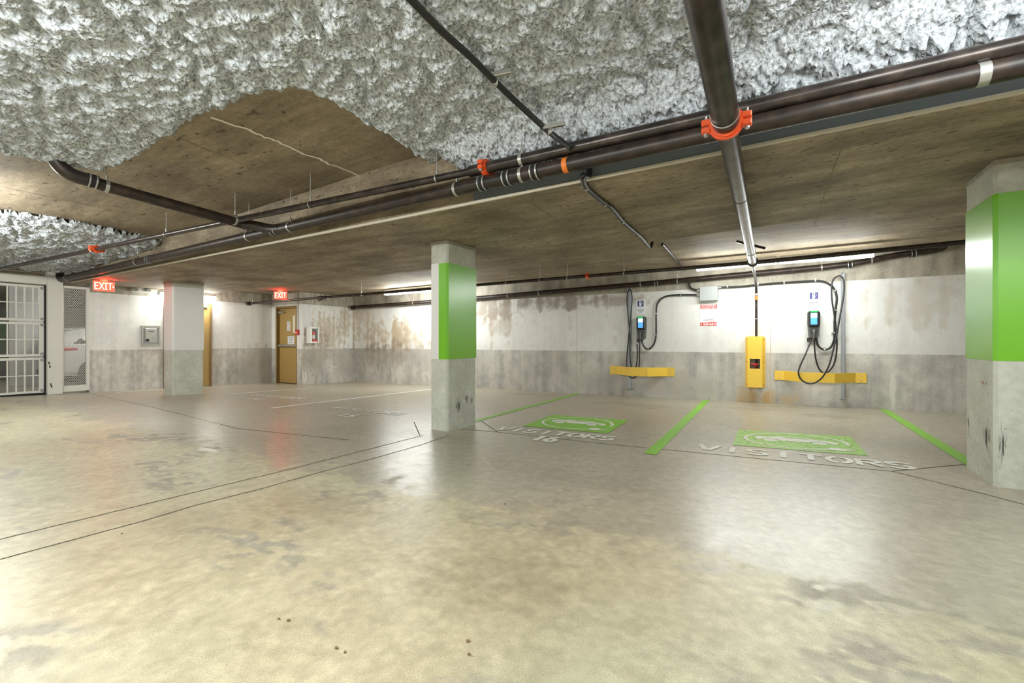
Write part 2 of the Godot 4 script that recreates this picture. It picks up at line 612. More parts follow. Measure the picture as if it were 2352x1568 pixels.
		m.transparency = BaseMaterial3D.TRANSPARENCY_ALPHA
	# floor paint, worn through in places
	for p in [["floor_white", srgb(240, 239, 230), 0.85], ["floor_white_worn", srgb(240, 238, 228), 0.86], ["floor_green", srgb(140, 204, 62), 0.95], ["floor_green_worn", srgb(160, 212, 92), 0.74]]:
		var wear := noise_bytes(512, 512, 90 + int(p[2] * 100), 0.035, 5, FastNoiseLite.TYPE_SIMPLEX_SMOOTH, true)
		var px := PackedByteArray()
		px.resize(512 * 512 * 4)
		var c: Color = p[1]
		for k in 512 * 512:
			var t: float = wear[k] / 255.0
			px[k * 4] = int(c.r * 255.0); px[k * 4 + 1] = int(c.g * 255.0); px[k * 4 + 2] = int(c.b * 255.0)
			px[k * 4 + 3] = int(255.0 * clampf((p[2] - t) * 3.0 + 0.6, 0.3, 0.97))
		m = mat(p[0], Color.WHITE, 0.42)
		m.albedo_texture = texture(512, 512, px, Image.FORMAT_RGBA8)
		m.transparency = BaseMaterial3D.TRANSPARENCY_ALPHA

# ---------------------------------------------------------------- lamps
func lamp(a: Vector3, b: Vector3, energy: float, label: String, group: String, sideways := 0.15) -> void:
	var d := (b - a).normalized()
	var t := thing("fluorescent_fixture", (a + b) / 2.0, label, "lamp", group)
	var sh := Shape.new()
	sh.span(a + Vector3(0, 0.055, 0), b + Vector3(0, 0.055, 0), 0.13, 0.05, 0.008)
	add("housing", sh, mats.lamp_body, t)
	for s in [0.0, 1.0]:
		sh = Shape.new()
		var e := a if s < 0.5 else b
		sh.span(e - d * 0.012, e + d * 0.012, 0.12, 0.075, 0.01)
		add("end_cap", sh, mats.lamp_body, t)
	sh = Shape.new()
	sh.cyl(a + d * 0.008, b - d * 0.008, 0.045, 20)
	add("lamp_diffuser", sh, mats.lamp_tube, t)
	var l := AreaLight3D.new()
	l.name = "fluorescent_light"
	l.area_size = Vector2((b - a).length() - 0.04, 0.1)
	l.area_normalize_energy = true
	l.light_energy = energy * 0.45
	l.light_color = Color(0.985, 1.0, 0.99)
	l.area_range = 30.0
	l.shadow_enabled = true
	t.add_child(l)
	l.transform = Transform3D(Basis(d, Vector3.UP.cross(d), Vector3.UP), Vector3(0, -0.05, 0))
	# the wrap-round diffuser also shines sideways and past the housing to the ceiling
	for s in [-0.36, -0.12, 0.12, 0.36]:
		var o := OmniLight3D.new()
		o.name = "tube_light"
		o.light_color = Color(0.985, 1.0, 0.99)
		o.light_energy = energy * sideways
		o.light_size = 0.07
		o.omni_range = 30.0
		o.omni_attenuation = 2.0
		o.shadow_enabled = true
		t.add_child(o, true)
		o.position = d * s * (b - a).length() + Vector3(0, -0.12, 0)

func lamps() -> void:
	var e := 1.75
	var lane := 2.3
	# over the charging stalls, seen behind the wall pipe
	lamp(onz(1600, 617, -8.3), onz(1784, 600, -8.3), e, "lit fluorescent batten on the ceiling above the junction box", "fluorescent battens along the back wall", 0.085)
	lamp(onz(1790, 600, -8.3), onz(2007, 584, -8.3), e, "lit fluorescent batten above the charger with looping cable", "fluorescent battens along the back wall", 0.085)
	# behind the green column
	lamp(Vector3(-8.75, 2.33, -8.45), Vector3(-7.55, 2.335, -8.45), e, "fluorescent batten at the back wall, farther from the green column", "fluorescent battens along the back wall", 0.11)
	lamp(Vector3(-7.5, 2.335, -8.45), Vector3(-6.3, 2.34, -8.45), e, "fluorescent batten at the back wall behind the green column", "fluorescent battens along the back wall", 0.11)
	# by the left wall
	lamp(Vector3(-12.2, 2.19, -4.85), Vector3(-12.2, 2.19, -6.05), e * 0.75, "fluorescent batten by the left wall behind the grey column", "fluorescent battens by the left wall")
	# over the drive lane, above and behind the picture
	for p in [[0.35, -2.45, 0.24, "fluorescent batten over the lane beside the long sprinkler pipe"], [1.6, -2.45, 0.26, "fluorescent batten over the lane before the large green column"],
		[-3.3, 0.6, 0.3, "fluorescent batten under the insulation, in line with the green column"], [-2.05, 0.6, 0.3, "fluorescent batten under the insulation, next to the cross main"],
		[-9.4, -1.1, 0.12, "fluorescent batten on the ceiling nearest the rolling gate"], [-8.15, -1.1, 0.12, "fluorescent batten on the bare slab near the insulation patch"],
		[-7.0, 3.6, 0.3, "added unseen fluorescent batten at the near end, closest to the gate wall"], [-3.5, 3.6, 0.3, "added unseen fluorescent batten at the near end, second from the gate wall"], [0.0, 3.6, 0.3, "added unseen fluorescent batten at the near end, second from the right wall"], [3.5, 3.6, 0.3, "added unseen fluorescent batten at the near end, closest to the right wall"]]:  # near-end row is out of view, added to bounce more light off the floor
		lamp(Vector3(p[0], slab_near(p[0]) - p[2], p[1]), Vector3(p[0] + 1.2, slab_near(p[0] + 1.2) - p[2], p[1]), lane * (0.8 if p[1] < -1.0 else 1.15), p[3], "fluorescent battens over the drive lane", 0.07 if p[1] < -2.0 else 0.15)
	lamp(Vector3(-17.0, 2.335, -1.6), Vector3(-15.8, 2.335, -1.6), 0.8, "fluorescent batten beyond the gate over the red car", "fluorescent battens beyond the gate")
	lamp(Vector3(-13.5, 2.335, -5.6), Vector3(-13.5, 2.335, -4.4), 1.0, "fluorescent batten beyond the mesh panel beside the white car", "fluorescent battens beyond the gate")

# ---------------------------------------------------------------- the place
func strip_slab(xs: Array, z0: Callable, z1: Callable, y: Callable, top: float) -> Shape:
	var sh := Shape.new()
	for k in xs.size() - 1:
		var xa: float = xs[k]
		var xb: float = xs[k + 1]
		var a := Vector3(xa, y.call(xa), z0.call(xa))
		var b := Vector3(xb, y.call(xb), z0.call(xb))
		var c := Vector3(xb, y.call(xb), z1.call(xb))
		var d := Vector3(xa, y.call(xa), z1.call(xa))
		sh.quad(a, b, c, d, Vector3.DOWN)
		var t := func(p: Vector3) -> Vector3: return Vector3(p.x, top, p.z)
		sh.quad(t.call(a), t.call(b), t.call(c), t.call(d), Vector3.UP)
		sh.quad(a, b, t.call(b), t.call(a), Vector3.BACK)
		sh.quad(d, c, t.call(c), t.call(d), Vector3.FORWARD)
		if k == 0:
			sh.quad(a, d, t.call(d), t.call(a), Vector3.LEFT)
		if k == xs.size() - 2:
			sh.quad(b, c, t.call(c), t.call(b), Vector3.RIGHT)
	return sh

func ribbon(points: Array, wide: float, lift: float, y_of: Callable, face := Vector3.UP) -> Shape:
	# a flat strip with mitred bends
	var sh := Shape.new()
	var edge := []
	for k in points.size():
		var d := Vector2.ZERO
		if k > 0:
			d += Vector2(points[k].x - points[k - 1].x, points[k].z - points[k - 1].z).normalized()
		if k < points.size() - 1:
			d += Vector2(points[k + 1].x - points[k].x, points[k + 1].z - points[k].z).normalized()
		d = d.normalized()
		var pair := []
		for s in [-1.0, 1.0]:
			var x: float = points[k].x - d.y * s * wide / 2.0
			var z: float = points[k].z + d.x * s * wide / 2.0
			pair.append(Vector3(x, y_of.call(x, z) + lift, z))
		edge.append(pair)
	for k in points.size() - 1:
		var q := [edge[k][0], edge[k + 1][0], edge[k + 1][1], edge[k][1]]
		sh.quad(q[0], q[1], q[2], q[3], face, Vector2(q[0].x, q[0].z), Vector2(q[1].x, q[1].z), Vector2(q[2].x, q[2].z), Vector2(q[3].x, q[3].z))
	return sh

func structure() -> void:
	# floor
	var sh := Shape.new()
	var xs := []
	var x := -24.0
	while x < 6.5:
		xs.append(x); x += 0.5
	for k in xs.size() - 1:
		for j in 32:
			var q: Array[Vector3] = []
			var uv: Array[Vector2] = []
			for e in [[0, 0], [1, 0], [1, 1], [0, 1]]:
				var px: float = xs[k + e[0]]
				var z: float = -9.6 + 0.5 * (j + e[1])
				q.append(Vector3(px, fl(px, z), z))
				uv.append(Vector2((px + 13.0) / 18.0, (z + 9.5) / 12.0))
			sh.quad(q[0], q[1], q[2], q[3], Vector3.UP, uv[0], uv[1], uv[2], uv[3])
	sh.quad(Vector3(-24, -0.4, -9.6), Vector3(6, -0.4, -9.6), Vector3(6, -0.4, 6.4), Vector3(-24, -0.4, 6.4), Vector3.DOWN)
	var floor_o := add("floor", sh, mats.floor_concrete)
	setting(floor_o, "worn cream and beige concrete parking floor with soft gloss", "floor")
	# joints and cracks in it
	for line in [
		[Vector3(-3.25, 0, 2.5), Vector3(-3.25, 0, -0.6), Vector3(-3.235, 0, -1.2), Vector3(-3.26, 0, -1.5), Vector3(-3.23, 0, -1.9), Vector3(-3.24, 0, -2.4), Vector3(-3.215, 0, -2.9), Vector3(-3.225, 0, -3.6), Vector3(-3.3, 0, -4.2)],
		[Vector3(-3.59, 0, 2.5), Vector3(-3.57, 0, -0.8), Vector3(-3.53, 0, -2.2), Vector3(-3.54, 0, -4.0)],
		[onfloor(1060, 985), onfloor(1143, 992), onfloor(1400, 1020), onfloor(1700, 1049), onfloor(1880, 1066), onfloor(2048, 1082), onfloor(2260, 1134), onfloor(2352, 1158), onfloor(2430, 1178)],
		[onfloor(2048, 1082), onfloor(2216, 1066)],
		[onfloor(951, 969), onfloor(964, 999)], [onfloor(1105, 966), onfloor(1143, 992)],
		[onfloor(205, 903), onfloor(380, 942), onfloor(540, 983), onfloor(660, 996), onfloor(800, 1010)]]:
		var wide := 0.011
		add("floor_joint", ribbon(line, wide, 0.0015, fl), mats.joint_dark, floor_o)
	# slabs overhead
	var left := -24.0
	sh = strip_slab([LEFT_X - 0.02, -3.5, 6.2], band_edge, func(_x): return -5.95, slab_band, 3.45)
	var strip := add("ceiling", sh, mats.strip_concrete)
	setting(strip, "low board-marked brown concrete ceiling strip over the columns", "ceiling")
	sh = strip_slab([LEFT_X - 0.02, 6.2], func(_x): return 6.2, func(px): return band_edge(px) - 0.05, slab_near, 3.5)
	var near := add("ceiling", sh, mats.ceiling_concrete)
	setting(near, "high brown concrete ceiling slab over the drive lane, partly insulated", "ceiling")
	sh = strip_slab([LEFT_X - 0.02, 6.2], func(_x): return -5.9, func(_x): return -9.6, slab_rear, 3.45)
	var rear := add("ceiling", sh, mats.strip_concrete)
	setting(rear, "brown concrete ceiling along the back wall above the battens", "ceiling")
	sh = strip_slab([left, LEFT_X - 0.02], func(_x): return 6.2, func(_x): return -9.6, func(_x): return 2.42, 3.45)
	setting(add("ceiling", sh, mats.ceiling_concrete), "brown concrete ceiling beyond the rolling gate", "ceiling")
	# pale arris along the strip's front edge
	sh = Shape.new()
	for seg in [[-3.5, 6.1], [-12.3, -3.5]]:
		var a := Vector3(seg[0], slab_band(seg[0]) + 0.004, band_edge(seg[0]) + 0.004)
		var b := Vector3(seg[1], slab_band(seg[1]) + 0.004, band_edge(seg[1]) + 0.004)
		sh.span(a, b, 0.026, 0.026, 0.006)
	add("edge_fillet", sh, mat("fillet_pale", srgb(206, 198, 180), 0.8), strip)
	# dark membrane left on the face of the strip behind the pipes
	sh = Shape.new()
	for k in 9:
		var xa := -2.4 + 0.95 * k
		var xb := xa + 0.95
		var za := band_edge(xa) + 0.004
		var zb := band_edge(xb) + 0.004
		sh.quad(Vector3(xa, slab_band(xa) + 0.016, za), Vector3(xb, slab_band(xb) + 0.016, zb), Vector3(xb, slab_band(xb) + 0.17, zb), Vector3(xa, slab_band(xa) + 0.17, za), Vector3.BACK)
	add("face_membrane", sh, mat("membrane_grey", srgb(112, 118, 124), 0.6), strip)
	# lines left by the form panels, and a white lime crack
	var y_near := func(px, _z): return slab_near(px)
	var y_strip := func(px, _z): return slab_band(px)
	var seam := mat("seam_lime", srgb(122, 106, 82), 0.8)
	for l in [[Vector3(-5.9, 0, -3.3), Vector3(-3.2, 0, -3.0)], [Vector3(-4.7, 0, -3.38), Vector3(-4.35, 0, -1.3)], [Vector3(-7.3, 0, -3.38), Vector3(-7.1, 0, -0.5)]]:
		add("form_seam", ribbon(l, 0.008, -0.002, y_near, Vector3.DOWN), seam, near)
	var crack := []
	rng.seed = 5
	for p in [[490, 270], [535, 285], [570, 300], [600, 313], [640, 325], [670, 343], [700, 354], [728, 364], [760, 378], [800, 392], [840, 412], [880, 433]]:
		var q := onslab(p[0], p[1], 0.0)
		crack.append(q + Vector3(rng.randf_range(-0.025, 0.025), 0, rng.randf_range(-0.025, 0.025)))
	var more := []
	for k in crack.size() - 1:
		for j in 4:
			more.append(crack[k].lerp(crack[k + 1], j / 4.0) + Vector3(rng.randf_range(-0.014, 0.014), 0, rng.randf_range(-0.014, 0.014)))
	crack = more
	add("lime_crack", ribbon(crack, 0.03, -0.003, y_near, Vector3.DOWN), mat("lime_white", srgb(226, 220, 206), 0.9), near)
	for l in [[onband(1195, 450, 0.0), onband(1280, 505, 0.0), onband(1340, 550, 0.0)], [onband(1225, 594, 0.0), onband(1310, 617, 0.0)], [onband(1870, 520, 0), onband(1905, 410, 0), onband(1945, 310, 0)], [onband(680, 570, 0), onband(900, 540, 0), onband(1150, 500, 0)]]:
		add("form_seam", ribbon(l, 0.008, -0.002, y_strip, Vector3.DOWN), seam, strip)
	# back wall: x from -11.2 to 6
	var wide := 17.2
	var high := 3.7
	var stains := [
		# x from the corner end, y, half sizes, strength, colour
		[1.2, 1.25, 1.4, 0.5, 0.6, 164, 144, 116], [2.3, 1.2, 0.9, 0.5, 0.45, 190, 168, 136], [0.6, 1.75, 0.7, 0.5, 0.5, 190, 170, 140], [1.4, 0.75, 1.3, 0.4, 0.5, 128, 118, 104],
		[5.2, 1.9, 0.75, 0.35, 0.8, 150, 138, 124], [6.9, 2.0, 1.2, 0.22, 0.7, 134, 124, 112], [5.4, 1.55, 0.5, 0.35, 0.5, 168, 154, 138], [8.3, 1.95, 0.8, 0.14, 0.6, 160, 152, 140],
		[10.7, 0.06, 0.4, 0.22, 0.6, 186, 150, 96], [11.15, 0.08, 0.4, 0.16, 0.5, 190, 154, 100], [13.1, 1.75, 0.7, 0.5, 0.45, 190, 178, 162], [12.75, 0.32, 0.04, 0.3, 0.9, 226, 224, 214],
		[8.8, 0.3, 1.8, 0.3, 0.35, 150, 142, 128], [3.8, 0.7, 1.4, 0.5, 0.3, 150, 146, 138]]
	var m := mat("back_wall_paint", Color.WHITE, 0.62)
	m.albedo_texture = wall_picture(2048, 408, wide, high, 201, 0.9, 2.11, stains, 0.34)
	m.heightmap_enabled = false
	sh = Shape.new()
	sh.quad(Vector3(-11.2, -0.3, WALL_Z), Vector3(6, -0.3, WALL_Z), Vector3(6, 3.4, WALL_Z), Vector3(-11.2, 3.4, WALL_Z), Vector3.BACK)
	sh.box(Vector3(-2.6, 1.5, WALL_Z - 0.13), Vector3(17.2, 3.8, 0.24))
	setting(add("wall_back", sh, m), "concrete back wall painted white above grey, stained toward the corner", "wall")
	sh = Shape.new()
	var jx := onz(1770, 800, WALL_Z).x
	sh.box(Vector3(jx, 1.15, WALL_Z), Vector3(0.012, 2.3, 0.008), 0.002)
	for px in [892.0, 1325.0]:
		sh.box(Vector3(onz(px, 800, WALL_Z).x, 1.15, WALL_Z), Vector3(0.008, 2.3, 0.006), 0.002)
	setting(add("trim_1", sh, mat("wall_joint", srgb(196, 190, 178), 0.8)), "thin vertical pour joints standing on the back wall", "joint")
	# short wall with the extinguisher cabinet
	m = mat("short_wall_paint", Color.WHITE, 0.65)
	m.albedo_texture = wall_picture(384, 640, 1.9, 3.7, 221, 0.9, 2.11, [[1.1, 1.35, 0.8, 0.5, 0.55, 172, 154, 128], [0.5, 1.7, 0.5, 0.45, 0.55, 168, 152, 128], [1.5, 0.8, 0.6, 0.6, 0.5, 140, 128, 110], [0.4, 0.5, 0.5, 0.5, 0.4, 140, 132, 120]], 0.6)
	sh = Shape.new()
	sh.quad(Vector3(CORNER_X, -0.3, WALL_Z - 0.2), Vector3(CORNER_X, -0.3, DOOR_Z), Vector3(CORNER_X, 3.4, DOOR_Z), Vector3(CORNER_X, 3.4, WALL_Z - 0.2), Vector3.RIGHT)
	sh.box(Vector3(CORNER_X - 0.11, 1.5, (WALL_Z - 0.2 + DOOR_Z - 0.17) / 2), Vector3(0.2, 3.8, absf(WALL_Z - 0.2 - DOOR_Z + 0.17)))
	setting(add("wall_corner", sh, m), "short stained concrete wall between the exit door and the corner", "wall")
	# wall round the exit door (its front face at DOOR_Z, the opening from the door frame)
	var dl := onz(633, 800, DOOR_Z).x
	var dr := onz(682, 800, DOOR_Z).x
	var dt := onz(682, 701, DOOR_Z).y
	m = mat("door_wall_paint", Color.WHITE, 0.6)
	m.albedo_texture = wall_picture(256, 512, 1.5, 3.7, 231, 0.9, 2.2, [], 0.1)
	sh = Shape.new()
	var side := func(x0: float, x1: float, y0: float, y1: float) -> void:
		var uv := func(px: float, py: float) -> Vector2: return Vector2((px - LEFT_X) / 1.5, 1.0 - (py + 0.3) / 3.7)
		sh.quad(Vector3(x0, y0, DOOR_Z), Vector3(x1, y0, DOOR_Z), Vector3(x1, y1, DOOR_Z), Vector3(x0, y1, DOOR_Z), Vector3.BACK, uv.call(x0, y0), uv.call(x1, y0), uv.call(x1, y1), uv.call(x0, y1))
		sh.quad(Vector3(x0, y0, DOOR_Z - 0.16), Vector3(x1, y0, DOOR_Z - 0.16), Vector3(x1, y1, DOOR_Z - 0.16), Vector3(x0, y1, DOOR_Z - 0.16), Vector3.FORWARD)
		sh.quad(Vector3(x0, y0, DOOR_Z), Vector3(x0, y0, DOOR_Z - 0.16), Vector3(x0, y1, DOOR_Z - 0.16), Vector3(x0, y1, DOOR_Z), Vector3.LEFT, Vector2(0, 0.4), Vector2(0.1, 0.4), Vector2(0.1, 0.1), Vector2(0, 0.1))
		sh.quad(Vector3(x1, y0, DOOR_Z), Vector3(x1, y0, DOOR_Z - 0.16), Vector3(x1, y1, DOOR_Z - 0.16), Vector3(x1, y1, DOOR_Z), Vector3.RIGHT, Vector2(0, 0.4), Vector2(0.1, 0.4), Vector2(0.1, 0.1), Vector2(0, 0.1))
	side.call(LEFT_X - 0.2, dl, -0.3, 3.4)
	side.call(dr, CORNER_X - 0.002, -0.3, 3.4)
	side.call(dl, dr, dt, 3.4)
	setting(add("wall_door", sh, m), "narrow white wall framing the tan exit door", "wall")
	# left wall from the mesh panel to the door wall
	var z0 := onx(205, 800, LEFT_X).z
	m = mat("left_wall_paint", Color.WHITE, 0.55)
	m.albedo_texture = wall_picture(768, 576, 4.2, 3.7, 241, 0.925, 2.13, [[3.9, 0.4, 0.7, 0.6, 0.4, 140, 134, 122]], 0.12)
	sh = Shape.new()
	sh.quad(Vector3(LEFT_X, -0.3, DOOR_Z), Vector3(LEFT_X, -0.3, z0), Vector3(LEFT_X, 3.4, z0), Vector3(LEFT_X, 3.4, DOOR_Z), Vector3.RIGHT, Vector2(1, 1), Vector2(0, 1), Vector2(0, 0), Vector2(1, 0))
	sh.box(Vector3(LEFT_X - 0.11, 1.5, (DOOR_Z - 0.2 + z0) / 2), Vector3(0.2, 3.8, absf(DOOR_Z - 0.2 - z0)))
	setting(add("wall_left", sh, m), "left concrete wall painted bright white above bare grey", "wall")
	# above the mesh panel and gate, and past the gate
	sh = Shape.new()
	sh.box(Vector3(LEFT_X - 0.11, 2.95, (z0 + 6.2) / 2), Vector3(0.2, 0.95, absf(6.2 - z0)))
	sh.box(Vector3(LEFT_X - 0.11, 1.2, (6.2 - 0.9) / 2), Vector3(0.19, 2.8, 7.1))
	setting(add("wall_gate", sh, mats.wall_concrete), "concrete wall over and past the rolling gate", "wall")
	for w in [["wall_right", Vector3(6.1, 1.5, -1.6), Vector3(0.2, 3.9, 16.2), "bare concrete wall closing the right side of the level"], ["wall_front", Vector3(-9, 1.5, 6.3), Vector3(30.4, 3.9, 0.2), "bare concrete wall at the near end of the level"],
		["wall_far_left", Vector3(-24.0, 1.5, -1.6), Vector3(0.2, 3.9, 16.2), "concrete wall far beyond the gate behind the red car"], ["wall_far_back", Vector3(-18.2, 1.5, -9.5), Vector3(11.8, 3.9, 0.2), "concrete wall beyond the gate past the white car"]]:
		sh = Shape.new()
		sh.box(w[1], w[2])
		setting(add(w[0], sh, mats.wall_concrete), w[3], "wall")

func column(x0: float, x1: float, z_front: float, z_back: float, label: String, bands: Array, scuffs := []) -> void:
	# bands: [part, material, y0, y1, sides], sides of front (f), left (l), right (r)
	var mid := Vector3((x0 + x1) / 2, fl((x0 + x1) / 2, z_front), (z_front + z_back) / 2)
	var t := thing("concrete_column", mid, label, "column", "concrete columns")
	var sh := Shape.new()
	var y0 := mid.y - 0.05
	var y1 := slab_band(mid.x) + 0.03
	sh.box(Vector3(mid.x, (y0 + y1) / 2, mid.z), Vector3(x1 - x0, y1 - y0, absf(z_back - z_front)), 0.022)
	add("shaft", sh, mats.column_concrete, t)
	sh = Shape.new()
	sh.box(Vector3(mid.x, slab_band(mid.x) - 0.02, mid.z), Vector3(x1 - x0 + 0.012, 0.05, absf(z_back - z_front) + 0.012), 0.008)
	add("grout_collar", sh, mats.wall_concrete, t)
	for b in bands:
		sh = Shape.new()
		var e := 0.003
		for f in b[4]:
			if f is Array:     # a strip of the front face from x to x
				sh.quad(Vector3(f[0], b[2], z_front + e), Vector3(f[1], b[2], z_front + e), Vector3(f[1], b[3], z_front + e), Vector3(f[0], b[3], z_front + e), Vector3.BACK)
			elif f == "l":
				sh.quad(Vector3(x0 - e, b[2], z_front - 0.02), Vector3(x0 - e, b[2], z_back), Vector3(x0 - e, b[3], z_back), Vector3(x0 - e, b[3], z_front - 0.02), Vector3.LEFT)
			elif f == "r":
				sh.quad(Vector3(x1 + e, b[2], z_front - 0.02), Vector3(x1 + e, b[2], z_back), Vector3(x1 + e, b[3], z_back), Vector3(x1 + e, b[3], z_front - 0.02), Vector3.RIGHT)
			elif f == "cr":
				sh.quad(Vector3(x1 - 0.022, b[2], z_front + e), Vector3(x1 + e, b[2], z_front - 0.022), Vector3(x1 + e, b[3], z_front - 0.022), Vector3(x1 - 0.022, b[3], z_front + e), Vector3(1, 0, 1).normalized())
			elif f == "cl":
				sh.quad(Vector3(x0 + 0.022, b[2], z_front + e), Vector3(x0 - e, b[2], z_front - 0.022), Vector3(x0 - e, b[3], z_front - 0.022), Vector3(x0 + 0.022, b[3], z_front + e), Vector3(-1, 0, 1).normalized())
		add(b[0], sh, b[1], t)
	# scuffs: [face, from, to, y0, y1, material]
	for s in scuffs:
		sh = Shape.new()
		if s[0] == "front":
			sh.quad(Vector3(s[1], s[3], z_front + 0.002), Vector3(s[2], s[3], z_front + 0.002), Vector3(s[2], s[4], z_front + 0.002), Vector3(s[1], s[4], z_front + 0.002), Vector3.BACK)
		else:
			var x := x1 + 0.002 if s[0] == "right" else x0 - 0.002
			sh.quad(Vector3(x, s[3], s[1]), Vector3(x, s[3], s[2]), Vector3(x, s[4], s[2]), Vector3(x, s[4], s[1]), Vector3.RIGHT if s[0] == "right" else Vector3.LEFT)
		add("scuff_mark", sh, s[5], t)

func columns() -> void:
	column(-3.72, -3.45, -4.33, -4.93, "concrete column with a green and white painted band", [
		["green_paint", mats.column_green, 0.885, 2.05, [[-3.585, -3.472], "cr", "r"]], ["white_paint", mats.column_white, 0.885, 2.05, [[-3.698, -3.585], "cl"]]], [["right", -4.48, -4.62, 0.14, 0.42, mats.scuff_black], ["right", -4.68, -4.76, 0.26, 0.46, mats.scuff_black], ["right", -4.80, -4.86, 0.24, 0.42, mats.scuff_black]])
	column(1.39, 1.70, -4.79, -5.39, "large concrete column with a wide bright green band", [
		["green_paint", mats.column_green, 0.955, 2.21, [[1.412, 1.678], "l", "cl"]]], [["left", -4.84, -5.02, 0.16, 0.52, mats.scuff_black], ["left", -5.30, -5.36, 0.3, 0.5, mats.scuff_black], ["front", 1.41, 1.46, 0.1, 0.5, mats.scuff_black], ["left", -4.9, -5.1, 0.74, 0.80, mats.scuff_red]])
	column(-10.78, -10.385, -4.37, -4.93, "plain grey concrete column before the left wall", [
		["white_paint", mats.column_white, 0.927, 2.2, [[-10.758, -10.407], "cr", "r", "l", "cl"]]])

# ---------------------------------------------------------------- insulation
func insulation_sheet(poly: PackedVector2Array, box: Rect2, step: float, thick: float, hold: Array) -> Shape:
	# a lumpy sprayed layer hanging under the high slab inside the outline (x, z)
	var nx := int(box.size.x / step) + 1
	var nz := int(box.size.y / step) + 1
	var far := 0.1
	var gx := int(box.size.x / far) + 3
	var gz := int(box.size.y / far) + 3
	var dist := PackedFloat32Array()
	dist.resize(gx * gz)
	for j in gz:
		for k in gx:
			var p := box.position + Vector2(k, j) * far
			var best := 9.0
			for e in poly.size():
				best = minf(best, p.distance_to(Geometry2D.get_closest_point_to_segment(p, poly[e], poly[(e + 1) % poly.size()])))
			dist[j * gx + k] = best if Geometry2D.is_point_in_polygon(p, poly) else -best
	var big := FastNoiseLite.new()
	big.seed = 3; big.frequency = 3.4; big.fractal_octaves = 1; big.noise_type = FastNoiseLite.TYPE_SIMPLEX_SMOOTH
	var mid := FastNoiseLite.new()
	mid.seed = 4; mid.frequency = 8.0; mid.fractal_octaves = 2; mid.noise_type = FastNoiseLite.TYPE_SIMPLEX_SMOOTH
	var fuzz := FastNoiseLite.new()
	fuzz.seed = 8; fuzz.frequency = 19.0; fuzz.fractal_octaves = 2; fuzz.noise_type = FastNoiseLite.TYPE_SIMPLEX_SMOOTH
	var v := PackedVector3Array()
	v.resize(nx * nz)
	var inside := PackedByteArray()
	inside.resize(nx * nz)
	for j in nz:
		for k in nx:
			var px := box.position.x + k * step
			var pz := box.position.y + j * step
			var fx := k * step / far
			var fz := j * step / far
			var ix := int(fx)
			var iz := int(fz)
			var tx := fx - ix
			var tz := fz - iz
			var d := lerpf(lerpf(dist[iz * gx + ix], dist[iz * gx + ix + 1], tx), lerpf(dist[(iz + 1) * gx + ix], dist[(iz + 1) * gx + ix + 1], tx), tz)
			var nb := big.get_noise_2d(px, pz)
			var nm := mid.get_noise_2d(px, pz)
			var nf := fuzz.get_noise_2d(px, pz)
			d += nm * 0.035 + nf * 0.02
			var id := j * nx + k
			inside[id] = 1 if d > -step else 0
			var share := sqrt(clampf(d / 0.09, 0.0, 1.0))
			# lumps: rounded bellies with sharp creases between them
			var lump := 0.085 * (sqrt(absf(nb)) - 0.45) + 0.034 * (sqrt(absf(nm)) - 0.45) + 0.012 * nf
			# it laps down over the face of the strip
			var lap := smoothstep(0.42, 0.02, pz - band_edge(px)) * smoothstep(-2.75, -2.3, px) * 0.26
			lump += lap * (0.35 * nm + 0.22 * nf)
			var t := maxf(0.0, (thick + lap + lump) * share)
			var sx := nm * 0.015 + nf * 0.004
			var sz := nb * 0.015 - nf * 0.004
			var y := slab_near(px) - t + (0.002 if d <= 0.0 else 0.0)
			v[id] = Vector3(px + sx * share, y, pz + sz * share)
	var n := PackedVector3Array()
	n.resize(nx * nz)
	var u := PackedVector2Array()
	u.resize(nx * nz)
	for j in nz:
		for k in nx:
			var id := j * nx + k
			var a := v[j * nx + mini(k + 1, nx - 1)] - v[j * nx + maxi(k - 1, 0)]
			var b := v[mini(j + 1, nz - 1) * nx + k] - v[maxi(j - 1, 0) * nx + k]
			var c := a.cross(b).normalized()
			n[id] = c if c.y < 0.0 else -c
	var index := PackedInt32Array()
	for j in nz - 1:
		for k in nx - 1:
			var a := j * nx + k
			if inside[a] and inside[a + 1] and inside[a + nx] and inside[a + nx + 1]:
				var cx := box.position.x + (k + 0.5) * step
				var cz := box.position.y + (j + 0.5) * step
				if hold.size() and cx > hold[0] and cx < hold[1] and cz > hold[2] and cz < hold[3]:
					continue
				index.append(a); index.append(a + nx); index.append(a + 1)
				index.append(a + 1); index.append(a + nx); index.append(a + nx + 1)
	# keep only the vertices in use
	var to := PackedInt32Array()
	to.resize(nx * nz)
	to.fill(-1)
	var sh := Shape.new()
	for k in index.size():
		var id := index[k]
		if to[id] < 0:
			to[id] = sh.v.size()
			sh.v.append(v[id]); sh.n.append(n[id]); sh.u.append(u[id])
		sh.i.append(to[id])
	return sh

